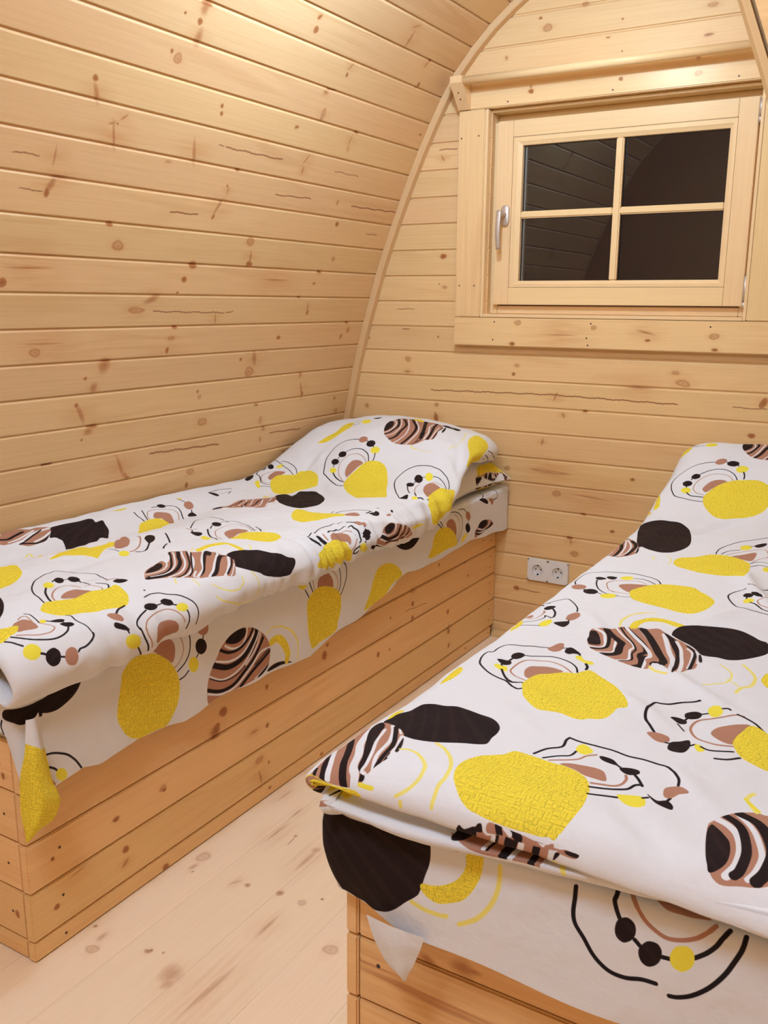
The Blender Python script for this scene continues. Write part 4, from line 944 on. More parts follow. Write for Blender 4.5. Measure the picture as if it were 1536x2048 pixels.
def wood(name, light, dark, knots=None, ext=None, gloss=.42, var=.10, fig=1.0, kn=1.0):
    m, nt, b = newmat(name); N = nt.nodes; L = nt.links
    uv = N.new('ShaderNodeUVMap'); uv.uv_map = 'UVMap'
    oi = N.new('ShaderNodeObjectInfo')
    off = N.new('ShaderNodeCombineXYZ')
    mu = N.new('ShaderNodeMath'); mu.operation = 'MULTIPLY'; mu.inputs[1].default_value = 37.0
    L.new(oi.outputs['Random'], mu.inputs[0]); L.new(mu.outputs[0], off.inputs[0]); L.new(mu.outputs[0], off.inputs[1]); L.new(mu.outputs[0], off.inputs[2])
    add = N.new('ShaderNodeVectorMath'); add.operation = 'ADD'; L.new(uv.outputs[0], add.inputs[0]); L.new(off.outputs[0], add.inputs[1])
    def nz(sx, sy, detail, rough=.5, dist=0.):
        mp = N.new('ShaderNodeMapping'); mp.inputs['Scale'].default_value = (sx, sy, 1)
        L.new(add.outputs[0], mp.inputs[0])
        n = N.new('ShaderNodeTexNoise'); n.inputs['Scale'].default_value = 1.0; n.inputs['Detail'].default_value = detail
        n.inputs['Roughness'].default_value = rough; n.inputs['Distortion'].default_value = dist
        L.new(mp.outputs[0], n.inputs['Vector']); return n
    figu = nz(1.1, 11, 2, .5, .3)       # broad heartwood figure; drives ring lines
    rings = N.new('ShaderNodeMath'); rings.operation = 'MULTIPLY'; rings.inputs[1].default_value = 34.0; L.new(figu.outputs[0], rings.inputs[0])
    sn = N.new('ShaderNodeMath'); sn.operation = 'SINE'; L.new(rings.outputs[0], sn.inputs[0])
    rr = N.new('ShaderNodeMapRange'); rr.inputs[1].default_value = .1; rr.inputs[2].default_value = 1.0; L.new(sn.outputs[0], rr.inputs[0])
    pat = nz(1.6, 6, 1)                  # where the figure shows
    pr = N.new('ShaderNodeMapRange'); pr.inputs[1].default_value = .45; pr.inputs[2].default_value = .7; L.new(pat.outputs[0], pr.inputs[0])
    mfig = N.new('ShaderNodeMath'); mfig.operation = 'MULTIPLY'; L.new(rr.outputs[0], mfig.inputs[0]); L.new(pr.outputs[0], mfig.inputs[1])
    mf2 = N.new('ShaderNodeMath'); mf2.operation = 'MULTIPLY'; mf2.inputs[1].default_value = .30*fig; L.new(mfig.outputs[0], mf2.inputs[0])
    fine = nz(4, 260, 2, .6)
    fr = N.new('ShaderNodeMapRange'); fr.inputs[1].default_value = .4; fr.inputs[2].default_value = .75; fr.inputs[4].default_value = .28; L.new(fine.outputs[0], fr.inputs[0])
    s1 = N.new('ShaderNodeMath'); s1.operation = 'ADD'; s1.use_clamp = True; L.new(mf2.outputs[0], s1.inputs[0]); L.new(fr.outputs[0], s1.inputs[1])
    mix = N.new('ShaderNodeMix'); mix.data_type = 'RGBA'; mix.inputs[6].default_value = lin(light); mix.inputs[7].default_value = lin(dark)
    L.new(s1.outputs[0], mix.inputs[0])
    # per-board tone
    hsv = N.new('ShaderNodeHueSaturation'); L.new(mix.outputs[2], hsv.inputs['Color'])
    vr = N.new('ShaderNodeMapRange'); vr.inputs[3].default_value = 1-var; vr.inputs[4].default_value = 1+var*.6; L.new(oi.outputs['Random'], vr.inputs[0]); L.new(vr.outputs[0], hsv.inputs['Value'])
    m7 = N.new('ShaderNodeMath'); m7.operation = 'MULTIPLY'; m7.inputs[1].default_value = 7.3; L.new(oi.outputs['Random'], m7.inputs[0])
    fc = N.new('ShaderNodeMath'); fc.operation = 'FRACT'; L.new(m7.outputs[0], fc.inputs[0])
    hr = N.new('ShaderNodeMapRange'); hr.inputs[3].default_value = .496; hr.inputs[4].default_value = .504; L.new(fc.outputs[0], hr.inputs[0]); L.new(hr.outputs[0], hsv.inputs['Hue'])
    out = hsv.outputs[0]
    if knots is not None:
        mp = N.new('ShaderNodeMapping'); u0_, v0_, u1_, v1_ = ext
        mp.vector_type = 'POINT'
        mp.inputs['Scale'].default_value = (1/(u1_-u0_), 1/(v1_-v0_), 1); mp.inputs['Location'].default_value = (-u0_/(u1_-u0_), -v0_/(v1_-v0_), 0)
        L.new(uv.outputs[0], mp.inputs[0])
        ti = N.new('ShaderNodeTexImage'); ti.image = knots; ti.extension = 'CLIP'; L.new(mp.outputs[0], ti.inputs[0])
        sp = N.new('ShaderNodeSeparateColor'); L.new(ti.outputs[0], sp.inputs[0])
        # halo modulated by streaks
        st = nz(9, 90, 2, .6)
        sr = N.new('ShaderNodeMapRange'); sr.inputs[1].default_value = .35; sr.inputs[2].default_value = .65; sr.inputs[3].default_value = .15*kn; sr.inputs[4].default_value = .6*kn; L.new(st.outputs[0], sr.inputs[0])
        hm = N.new('ShaderNodeMath'); hm.operation = 'MULTIPLY'; L.new(sp.outputs[1], hm.inputs[0]); L.new(sr.outputs[0], hm.inputs[1])
        k1 = N.new('ShaderNodeMix'); k1.data_type = 'RGBA'; k1.inputs[7].default_value = lin((194, 124, 66)); L.new(hm.outputs[0], k1.inputs[0]); L.new(out, k1.inputs[6])
        km = N.new('ShaderNodeMath'); km.operation = 'MULTIPLY'; km.inputs[1].default_value = .85*kn; L.new(sp.outputs[0], km.inputs[0])
        k2 = N.new('ShaderNodeMix'); k2.data_type = 'RGBA'; k2.inputs[7].default_value = lin((168, 98, 52)); L.new(km.outputs[0], k2.inputs[0]); L.new(k1.outputs[2], k2.inputs[6])
        k3 = N.new('ShaderNodeMix'); k3.data_type = 'RGBA'; k3.inputs[7].default_value = lin((124, 54, 14)); L.new(sp.outputs[2], k3.inputs[0]); L.new(k2.outputs[2], k3.inputs[6])
        out = k3.outputs[2]
    L.new(out, b.inputs['Base Color'])
    b.inputs['Roughness'].default_value = gloss; b.inputs['Specular IOR Level'].default_value = .45; b.inputs['Specular Tint'].default_value = (1.0, .74, .46, 1)
    bp = N.new('ShaderNodeBump'); bp.inputs['Strength'].default_value = .08; bp.inputs['Distance'].default_value = .002
    L.new(fine.outputs[0], bp.inputs['Height']); L.new(bp.outputs[0], b.inputs['Normal'])
    return m

def cloth_mat(name, im, ext):
    m, nt, b = newmat(name); N = nt.nodes; L = nt.links
    uv = N.new('ShaderNodeUVMap'); uv.uv_map = 'UVMap'
    u0_, v0_, u1_, v1_ = ext
    mp = N.new('ShaderNodeMapping')
    mp.inputs['Scale'].default_value = (1/(u1_-u0_), 1/(v1_-v0_), 1); mp.inputs['Location'].default_value = (-u0_/(u1_-u0_), -v0_/(v1_-v0_), 0)
    L.new(uv.outputs[0], mp.inputs[0])
    if im is not None:
        ti = N.new('ShaderNodeTexImage'); ti.image = im; ti.extension = 'EXTEND'; L.new(mp.outputs[0], ti.inputs[0])
        L.new(ti.outputs[0], b.inputs['Base Color'])
    else: b.inputs['Base Color'].default_value = lin((232, 226, 226))
    b.inputs['Roughness'].default_value = .85; b.inputs['Specular IOR Level'].default_value = .15
    n = N.new('ShaderNodeTexNoise'); n.inputs['Scale'].default_value = 26; n.inputs['Detail'].default_value = 3; L.new(uv.outputs[0], n.inputs['Vector'])
    n2 = N.new('ShaderNodeTexNoise'); n2.inputs['Scale'].default_value = 900; n2.inputs['Detail'].default_value = 1; L.new(uv.outputs[0], n2.inputs['Vector'])
    b1 = N.new('ShaderNodeBump'); b1.inputs['Strength'].default_value = .5; b1.inputs['Distance'].default_value = .006; L.new(n.outputs[0], b1.inputs['Height'])
    b2 = N.new('ShaderNodeBump'); b2.inputs['Strength'].default_value = .12; b2.inputs['Distance'].default_value = .001; L.new(n2.outputs[0], b2.inputs['Height']); L.new(b1.outputs[0], b2.inputs['Normal'])
    L.new(b2.outputs[0], b.inputs['Normal'])
    return m

# atlases: name -> (extent in metres, mm per pixel)
EXT = {'shell': (-2.2, -0.2, 0.0, 3.2), 'back': (-.8, 0, 1.5, 2.3), 'casing': (-.3, 0.9, 1.05, 2.0), 'bed': (-2.1, 0, 1.5, 1.1), 'floor': (-4.7, -1.6, 0.0, 2.5)}
def kimg(k, res):
    return paint_knots('knots_'+k, EXT[k], res, KNOTS.get(k, []))
LT, DK = (232, 195, 142), (205, 152, 92)
M_SHELL = wood('pine_cladding', (227, 185, 133), (200, 147, 92), kimg('shell', 1.5), EXT['shell'], var=.07)
M_BACK = wood('pine_cladding_end_wall', (235, 193, 138), (210, 155, 96), kimg('back', 1.5), EXT['back'], var=.07)
M_CASE = wood('pine_casing', (240, 200, 144), (216, 164, 104), kimg('casing', 1.2), EXT['casing'], var=.03, gloss=.3)
M_BED = wood('pine_bed_boards', (246, 200, 142), (220, 162, 102), kimg('bed', 1.2), EXT['bed'], var=.06)
M_FLOOR = wood('pale_oiled_floor_pine', (252, 224, 192), (238, 198, 156), kimg('floor', 1.8), EXT['floor'], gloss=.38, var=.02, fig=.4, kn=.6)
M_TRIM = wood('pine_batten', (222, 182, 130), (198, 150, 98), var=.02, fig=.2)
M_SASH = wood('planed_pine_sash', (243, 206, 153), (224, 176, 120), var=.02, fig=.15, gloss=.35)
M_ROD = wood('round_planed_pine', (250, 214, 156), (238, 194, 130), var=.01, fig=.1, gloss=.30)
M_END = wood('pine_end_grain', (205, 158, 118), (184, 134, 92), var=.04, fig=.6)
M_WHITE = plain('white_plastic', (232, 226, 222), .35)
M_METAL = plain('satin_aluminium', (206, 188, 172), .48, .55)
M_DARK = plain('dark_steel', (70, 50, 38), .5, .3)
M_BLACK = plain('black_hole', (12, 10, 10), .8)
M_MATT = plain('mattress_ticking', (225, 220, 212), .9)
M_GLOW = plain('lit_glass_shade', (250, 245, 235), .4, 0, (255, 236, 210), 2.0)
M_GROUND = plain('dark_outside_ground', (20, 22, 18), .95)

def glass_mat():
    m, nt, b = newmat('window_glass')
    b.inputs['Base Color'].default_value = (1, 1, 1, 1); b.inputs['Transmission Weight'].default_value = 1.0
    b.inputs['Roughness'].default_value = 0.0; b.inputs['IOR'].default_value = 1.5
    return m
M_GLASS = glass_mat()

# ------------------------------------------------------------------ mesh helpers
def obj(name, verts, faces, mat, parent=None, uvs=None, smooth_=False, label=None):
    me = bpy.data.meshes.new(name)
    me.from_pydata([tuple(v) for v in verts], [], [tuple(f) for f in faces])
    if uvs is not None:
        ul = me.uv_layers.new(name='UVMap')
        ul.data.foreach_set('uv', np.asarray(uvs, np.float32).ravel())
    if smooth_: me.polygons.foreach_set('use_smooth', np.ones(len(me.polygons), bool))
    me.materials.append(mat); me.update()
    o = bpy.data.objects.new(name, me); COL.objects.link(o)
    if parent is not None: o.parent = parent
    if label: o['label'] = label
    return o

def empty(name, loc=(0, 0, 0)):
    o = bpy.data.objects.new(name, None); o.empty_display_size = .05; COL.objects.link(o)
    o.location = loc
    return o

def under(parent, *objs):
    """parts are modelled in world coordinates: keep them there while parenting"""
    for o in objs:
        o.parent = parent
        o.matrix_parent_inverse = Matrix.Translation(-parent.location)

def tag(o, label=None, cat=None, group=None, kind=None):
    if label: o['label'] = label
    if cat: o['category'] = cat
    if group: o['group'] = group
    if kind: o['kind'] = kind
    return o

def extrude_profile(name, prof, a0, a1, place, mat, uvf, parent=None, smooth_=False, caps=True):
    """prof: closed list of 2-D points; place(p, a) -> 3-D; uvf(p, a) -> uv. a0/a1 numbers or per-point lists."""
    n = len(prof)
    A0 = a0 if hasattr(a0, '__len__') else [a0]*n; A1 = a1 if hasattr(a1, '__len__') else [a1]*n
    V = [place(p, a) for p, a in zip(prof, A0)]+[place(p, a) for p, a in zip(prof, A1)]
    F = [(i, (i+1) % n, n+(i+1) % n, n+i) for i in range(n)]
    U = []
    for f in F:
        for k in f:
            U.append(uvf(prof[k % n], (A0 if k < n else A1)[k % n]))
    if caps:
        F.append(tuple(range(n-1, -1, -1))); F.append(tuple(range(n, 2*n)))
        for k in list(range(n-1, -1, -1))+list(range(n, 2*n)):
            U.append(uvf(prof[k % n], (A0 if k < n else A1)[k % n]))
    o = obj(name, V, F, mat, None, U, smooth_)
    fix_normals(o)
    if parent is not None: under(parent, o)
    return o

def fix_normals(o):
    bm = bmesh.new(); bm.from_mesh(o.data); bmesh.ops.recalc_face_normals(bm, faces=bm.faces); bm.to_mesh(o.data); bm.free()

def board(name, lo, hi, mat, parent=None, grain='x', uvo=(0, 0), bevel=.0015, uvaxes=None):
    """bevelled box lo..hi; uv: grain axis -> U, widest other axis -> V (metres, world)."""
    bm = bmesh.new(); bmesh.ops.create_cube(bm, size=1)
    c = [(lo[i]+hi[i])/2 for i in range(3)]; s = [abs(hi[i]-lo[i]) for i in range(3)]
    for v in bm.verts: v.co = Vector([c[i]+v.co[i]*s[i] for i in range(3)])
    if bevel > 0: bmesh.ops.bevel(bm, geom=list(bm.edges), offset=min(bevel, min(s)*.4), segments=2, affect='EDGES')
    gi = 'xyz'.index(grain)
    if uvaxes is None:
        others = sorted([i for i in range(3) if i != gi], key=lambda i: -s[i]); vi = others[0]; ti = others[1]
    else: vi, ti = uvaxes
    ul = bm.loops.layers.uv.new('UVMap')
    for f in bm.faces:
        n = f.normal
        for l in f.loops:
            co = l.vert.co
            if abs(n[gi]) > .7: l[ul].uv = (co[gi]+co[ti]*.3+uvo[0], co[vi]+uvo[1])
            elif abs(n[vi]) > .7: l[ul].uv = (co[gi]+uvo[0], co[vi]+co[ti]-lo[ti]+uvo[1])
            else: l[ul].uv = (co[gi]+uvo[0], co[vi]+uvo[1])
    me = bpy.data.meshes.new(name); bm.to_mesh(me); bm.free(); me.materials.append(mat)
    o = bpy.data.objects.new(name, me); COL.objects.link(o)
    if parent is not None: under(parent, o)
    return o

def lathe_x(name, ctr, r, x0, x1, mat, parent, seg=24):
    V = []; F = []; U = []
    for j, x in enumerate((x0, x1)):
        for i in range(seg):
            a = 2*math.pi*i/seg; V.append((x, ctr[0]+r*math.cos(a), ctr[1]+r*math.sin(a)))
    for i in range(seg):
        F.append((i, (i+1) % seg, seg+(i+1) % seg, seg+i)); U += [(x0, i*.004), (x0, (i+1)*.004), (x1, (i+1)*.004), (x1, i*.004)]
    F.append(tuple(range(seg))); F.append(tuple(range(2*seg-1, seg-1, -1))); U += [(0, 0)]*(2*seg)
    o = obj(name, V, F, mat, None, U, False); fix_normals(o)
    for p in o.data.polygons: p.use_smooth = len(p.vertices) == 4
    under(parent, o); return o

def disc(name, c, n, r, h, mat, parent, seg=12, dome=False):
    """short cylinder centred c, axis n (pointing out), radius r, height h"""
    n = Vector(n).normalized(); a = n.orthogonal().normalized(); b_ = n.cross(a); c = Vector(c)
    V = []; F = []
    for k, (hh, rr) in enumerate(((0, r), (h, r*.92))):
        for i in range(seg):
            t = 2*math.pi*i/seg; V.append(c+n*hh+a*rr*math.cos(t)+b_*rr*math.sin(t))
    for i in range(seg): F.append((i, (i+1) % seg, seg+(i+1) % seg, seg+i))
    F.append(tuple(range(seg, 2*seg)))
    o = obj(name, V, F, mat); under(parent, o); return o

# ------------------------------------------------------------------ the pod shell
Q = .0886
ARCH = [(-.631, .784), (-.612, .870), (-.594, .956), (-.571, 1.041), (-.547, 1.125), (-.521, 1.209), (-.495, 1.293), (-.464, 1.377), (-.432, 1.460),
        (-.398, 1.542), (-.363, 1.624), (-.326, 1.704), (-.285, 1.785), (-.241, 1.864), (-.193, 1.938), (-.134, 2.006), (-.071, 2.066), (-.001, 2.120)]
x, z = ARCH[0]; a = 11.6
while z > -.03:
    x -= Q*math.sin(math.radians(a)); z -= Q*math.cos(math.radians(a)); a = max(4, a-.8); ARCH.insert(0, (x, z))
x, z = ARCH[-1]; a = 57.5
while x < .30:
    x += Q*math.sin(math.radians(a)); z += Q*math.cos(math.radians(a)); a += 4.5; ARCH.append((x, z))
ARCH.append((.34, ARCH[-1][1]+.004))
CX = .34
_az = np.array([p[1] for p in ARCH]); _ax = np.array([p[0] for p in ARCH])
ARC_S = [0.0]
for i in range(1, len(ARCH)): ARC_S.append(ARC_S[-1]+math.dist(ARCH[i], ARCH[i-1]))
def arch_x(z): return float(np.interp(z, _az, _ax))

W_FRONT = -2.10
floor = tag(empty('floor'), kind='structure')
wall_left = tag(empty('wall_left'), kind='structure')
wall_right = tag(empty('wall_right'), kind='structure')
ceiling = tag(empty('ceiling'), kind='structure')
wall_back = tag(empty('wall_back'), kind='structure')
wall_front = tag(empty('wall_front'), kind='structure')

def plank_profile(w, d=.0048):
    """tongue-and-groove face: short undercut at the lower edge, wide bevel at the upper edge"""
    return [(0, -.014), (0, -d), (.0020, -d), (.0024, -.0012), (.0040, 0), (w-.0072, 0), (w-.0056, -.0007), (w-.0014, -d), (w, -d), (w, -.014)]

for side in (-1, 1):
    for i in range(len(ARCH)-1):
        (xa, za), (xb, zb) = ARCH[i], ARCH[i+1]
        w = math.dist(ARCH[i], ARCH[i+1])
        if w < .02: w = w
        tx, tz = (xb-xa)/w, (zb-za)/w; nx, nz_ = tz, -tx
        if nx*(CX-xa)+nz_*(1.0-za) < 0: nx, nz_ = -nx, -nz_
        prof = plank_profile(w) if w > .04 else [(0, -.014), (0, 0), (w, 0), (w, -.014)]
        def place(p, y, xa=xa, za=za, tx=tx, tz=tz, nx=nx, nz_=nz_):
            X = xa+tx*p[0]+nx*p[1]; Z = za+tz*p[0]+nz_*p[1]
            return ((X if side < 0 else 2*CX-X), y, Z)
        s0 = ARC_S[i]; vo = s0 if side < 0 else 6-s0
        ang = math.degrees(math.atan2(abs(tx), tz))
        par = (wall_left if side < 0 else wall_right) if ang < 38 else ceiling
        extrude_profile('plank', prof, W_FRONT, 0.0, place, M_SHELL, lambda p, y, vo=vo: (y, vo+p[0]), par)

# end wall boards
ZJ = [0.0]+[1.0225-k*.088 for k in range(11, -11, -1)]
ZJ[-1] = 1.9025; ZJ = [z for z in ZJ if z < 1.91]+[2.002, 2.090, 2.178, 2.272]
OPX, OPZ = (-.065, .782), (1.146, 1.8145)
for i in range(len(ZJ)-1):
    z0, z1 = ZJ[i], ZJ[i+1]
    prof = [(z0+p[0], p[1]) for p in plank_profile(z1-z0)]
    xl = [arch_x(p[0])-.004 for p in prof]; xr = [2*CX-v for v in xl]
    place = lambda p, x: (x, -p[1], p[0])
    uvf = lambda p, x: (x, p[0])
    if z1 > OPZ[0]+.001 and z0 < OPZ[1]-.01:
        extrude_profile('plank', prof, xl, OPX[0], place, M_BACK, uvf, wall_back)
        extrude_profile('plank', prof, OPX[1], xr, place, M_BACK, uvf, wall_back)
    else:
        extrude_profile('plank', prof, xl, xr, place, M_BACK, uvf, wall_back)

# partition with the arched opening on the hall side
z = 0.0; rows = []
while z < 2.5: rows.append((z, z+.12)); z += .12
for z0, z1 in rows:
    for side in (-1, 1):
        if z0 > 2.27:
            if side > 0: continue
            board('plank', (-1.6, W_FRONT-.018, z0), (2.5, W_FRONT-.001, z1-.001), M_SHELL, wall_front, 'x', (-5, 0), uvaxes=(2, 1)); continue
        e = .0088
        V0 = [arch_x(min(zz, 2.274))-e for zz in (z0, z1-.001)]
        if side < 0: q = [(-1.6, z0), (V0[0], z0), (V0[1], z1-.001), (-1.6, z1-.001)]
        else: q = [(2*CX-V0[0], z0), (2.5, z0), (2.5, z1-.001), (2*CX-V0[1], z1-.001)]
        extrude_profile('plank', q, W_FRONT-.018, W_FRONT-.001, lambda p, y: (p[0], y, p[1]), M_BED, lambda p, y: (p[0]+4, p[1]), wall_front)

def arch_sweep(name, mat, n0, n1, y0, y1, full=True):
    pts = [p for p in ARCH if p[1] > .0]; pts = [(arch_x(0.0), 0.0)]+pts
    P = []
    for i in range(len(pts)-1):
        for t in (0, .5): P.append((pts[i][0]+(pts[i+1][0]-pts[i][0])*t, pts[i][1]+(pts[i+1][1]-pts[i][1])*t))
    P.append(pts[-1])
    P = P+[(2*CX-p[0], p[1]) for p in P[:-1][::-1]]
    V = []; F = []; U = []; s = 0
    for i, p in enumerate(P):
        a_ = P[max(0, i-1)]; b_ = P[min(len(P)-1, i+1)]; l = math.dist(a_, b_); tx, tz = (b_[0]-a_[0])/l, (b_[1]-a_[1])/l
        nx, nz_ = tz, -tx
        if i: s += math.dist(p, P[i-1])
        c = .003
        ring = [(n0, y1), (n0, y0), (n1-c, y0), (n1, y0+c), (n1, y1)]
        for (n, y) in ring: V.append((p[0]+nx*n, y, p[1]+nz_*n))
    R = 5
    for i in range(len(P)-1):
        for j in range(R):
            F.append((i*R+j, i*R+(j+1) % R, (i+1)*R+(j+1) % R, (i+1)*R+j)); sa = i*.044
            U += [(sa, j*.02), (sa, (j+1)*.02), (sa+.044, (j+1)*.02), (sa+.044, j*.02)]
    o = obj(name, V, F, mat, None, U); fix_normals(o)
    return tag(o, kind='structure')
arch_sweep('trim_1', M_TRIM, -.002, .0205, -.030, -.0006)
arch_sweep('trim_2', M_TRIM, -.0050, .0040, W_FRONT-.019, W_FRONT-.0008)

# floor boards, running along the beds
x = .105-.145*11; y_end = -4.6
while x < 2.4:
    board('plank', (x+.0001, y_end, -.02), (x+.1449, 0.014, 0), M_FLOOR, floor, 'y', (0, 0), bevel=.0003, uvaxes=(0, 2))
    x += .145
# quarter-round at the foot of the end wall
prof = [(-.0006, 0.0002), (-.022, 0.0002), (-.021, .009), (-.0155, .0165), (-.008, .021), (-.0006, .022)]
bb = extrude_profile('baseboard_back', [(p[0], p[1]) for p in prof], .003, .675, lambda p, x: (x, p[0], p[1]), M_TRIM, lambda p, x: (x, p[0]+p[1]))
tag(bb, kind='structure')

# the hall behind the camera
for nm, lo, hi in (('wall_hall_left', (-1.62, -4.62, 0), (-1.58, -2.12, 2.5)), ('wall_hall_right', (2.48, -4.62, 0), (2.52, -2.12, 2.5)),
                   ('wall_hall_rear', (-1.58, -4.62, 0), (2.48, -4.58, 2.5)), ('ceiling_hall', (-1.62, -4.62, 2.5), (2.52, -2.08, 2.53))):
    tag(board(nm, lo, hi, M_SHELL, None, 'y' if 'rear' not in nm else 'x', (-9, 0), bevel=0), kind='structure')

# ------------------------------------------------------------------ window
win = tag(empty('window_1', (.36, 0, 1.15)), kind='structure')
B = lambda nm, lo, hi, mat=M_SASH, grain='x', **k: board(nm, lo, hi, mat, win, grain, **k)
CY0, CY1 = -.030, -.0007
B('casing_board', (-.175, CY0, 1.050), (.884, CY1, 1.1455), M_CASE, 'x', bevel=.003, uvaxes=(2, 1))
B('casing_board', (-.174, CY0, 1.1465), (-.0785, CY1, 1.8145), M_CASE, 'z', bevel=.003, uvaxes=(0, 1))
B('casing_board', (.789, CY0, 1.1465), (.884, CY1, 1.8145), M_CASE, 'z', bevel=.003, uvaxes=(0, 1))
B('casing_board', (-.175, CY0, 1.8155), (.884, CY1, 1.9105), M_CASE, 'x', bevel=.003, uvaxes=(2, 1))
# lining boards
B('lining', (-.0775, -.028, 1.147), (-.068, .075, 1.8135), grain='z', bevel=.001)
B('lining', (.779, -.028, 1.147), (.788, .075, 1.8135), grain='z', bevel=.001)
B('lining', (-.0675, -.028, 1.147), (.7785, .075, 1.158), grain='x', bevel=.001)
B('lining', (-.0675, .000, 1.806), (.7785, .075, 1.814), grain='x', bevel=.001)
# fixed frame
B('frame', (-.0675, .030, 1.1585), (-.040, .0590, 1.778), grain='z')
B('frame', (.755, .030, 1.1585), (.7785, .0590, 1.774), grain='z')
B('frame', (-.0395, .030, 1.1585), (.7545, .070, 1.186), grain='x')
B('frame', (-.0675, .0595, 1.770), (.7785, .074, 1.8055), grain='x')
# sash
SX0, SX1, SZ0, SZ1 = -.0485, .767, 1.189, 1.778
B('sash_stile', (SX0, .010, SZ0), (.0065, .058, SZ1), grain='z')
B('sash_stile', (.711, .010, SZ0), (SX1, .058, SZ1), grain='z')
B('sash_rail', (.007, .010, SZ0), (.7105, .058, 1.2455), grain='x')
B('sash_rail', (.007, .010, 1.7265), (.7105, .058, SZ1), grain='x')
# glazing beads: bevelled towards the glass, mitred ring
GX0, GX1, GZ0, GZ1 = .0385, .690, 1.2680, 1.7000
def bead(p, q, pi, qi):
    # p,q outer ends; pi,qi inner ends (x,z)
    V = [(p[0], .0125, p[1]), (q[0], .0125, q[1]), (qi[0]*.5+q[0]*.5, .0125, qi[1]*.5+q[1]*.5), (pi[0]*.5+p[0]*.5, .0125, pi[1]*.5+p[1]*.5),
         (qi[0], .0185, qi[1]), (pi[0], .0185, pi[1]), (qi[0], .0335, qi[1]), (pi[0], .0335, pi[1]), (q[0], .0335, q[1]), (p[0], .0335, p[1])]
    F = [(0, 1, 2, 3), (3, 2, 4, 5), (5, 4, 6, 7), (7, 6, 8, 9), (9, 8, 1, 0), (0, 3, 5, 7, 9), (1, 8, 6, 4, 2)]
    U = []
    hz = abs(p[0]-q[0]) > abs(p[1]-q[1])
    for f in F:
        for k in f: U.append((V[k][0], V[k][2]) if hz else (V[k][2], V[k][0]))
    o = obj('glazing_bead', V, F, M_SASH, None, U); fix_normals(o); under(win, o)
o0, o1, o2, o3 = (.0078, 1.2468), (.7098, 1.2468), (.7098, 1.7255), (.0078, 1.7255)
i0, i1, i2, i3 = (GX0, GZ0), (GX1, GZ0), (GX1, GZ1), (GX0, GZ1)
bead(o0, o1, i0, i1); bead(o1, o2, i1, i2); bead(o2, o3, i2, i3); bead(o3, o0, i3, i0)
MX, MZ = (.351, .375), (1.470, 1.4925)
B('muntin', (MX[0], .0165, GZ0-.001), (MX[1], .0345, GZ1+.001), grain='z', bevel=.004)
B('muntin', (GX0-.001, .0172, MZ[0]), (MX[0]+.001, .0345, MZ[1]), grain='x', bevel=.004)
B('muntin', (MX[1]-.001, .0172, MZ[0]), (GX1+.001, .0345, MZ[1]), grain='x', bevel=.004)
for (xa, xb) in ((GX0, MX[0]), (MX[1], GX1)):
    for (za, zb) in ((GZ0, MZ[0]), (MZ[1], GZ1)):
        B('pane', (xa-.004, .0350, za-.004), (xb+.004, .0385, zb+.004), M_GLASS, 'x', bevel=0)
M_SPACER = plain('aluminium_spacer', (150, 152, 148), .4, .6)
sx = .010
for lo, hi in (((GX0+.002, .040, GZ0), (GX0+.002+.006, .052, GZ1)), ((GX1-.001, .040, GZ0), (GX1+.005, .052, GZ1))):
    B('spacer_bar', lo, hi, M_SPACER, 'z', bevel=0)
# handle: oval rosette, neck and slightly bowed lever
ha = empty('handle', (-.011, .010, 1.4830)); under(win, ha)
def oval(name, cx, cz, rx, rz, y0, y1, mat, par, n=28):
    V = []; F = []
    for y, k in ((y0, 1.0), (y1+.002, 1.0), (y1, .86)):
        for i in range(n):
            t = 2*math.pi*i/n; c_, s_ = math.cos(t), math.sin(t)
            hx = rx*k; st = rz-rx
            V.append((cx+hx*c_, y, cz+(st if s_ > 0 else -st)+hx*s_))
    for r in range(2):
        for i in range(n): F.append((r*n+i, r*n+(i+1) % n, (r+1)*n+(i+1) % n, (r+1)*n+i))
    F.append(tuple(range(2*n, 3*n)))
    o = obj(name, V, F, mat, None, None, True); fix_normals(o); par_under(par, o); return o
def par_under(par, o):
    o.parent = par
    loc = Vector(par.location)
    o.matrix_parent_inverse = Matrix.Translation(-loc)
oval('rosette', -.011, 1.4800, .0145, .0335, .0098, .0005, M_METAL, ha)
def tube_net(name, rings, mat, par):
    V = []; F = []; n = len(rings[0])
    for r in rings: V += r
    for i in range(len(rings)-1):
        for j in range(n): F.append((i*n+j, i*n+(j+1) % n, (i+1)*n+(j+1) % n, (i+1)*n+j))
    F.append(tuple(range(n))); F.append(tuple(range((len(rings)-1)*n, len(rings)*n)))
    o = obj(name, V, F, mat, None, None, True); fix_normals(o); par_under(par, o); return o
tube_net('neck', [[(-.013+.0085*math.cos(t), y, 1.483+.0085*math.sin(t)) for t in np.linspace(0, 2*math.pi, 16, endpoint=False)] for y in (.004, -.020, -.034)], M_METAL, ha)
rings = []
for k in range(13):
    s = k/12; z = 1.494-s*.125; yc = -.036-.010*math.sin(s*math.pi*.9)+.006*s; xc = -.0145-.001*s; hw = .0085-.001*s; ht = .0045
    rings.append([(xc+hw*sx_, yc+ht*sy_, z) for sx_, sy_ in ((-1, -.5), (-.6, -1), (.6, -1), (1, -.5), (1, .5), (.6, 1), (-.6, 1), (-1, .5))])
tube_net('lever', rings, M_METAL, ha)
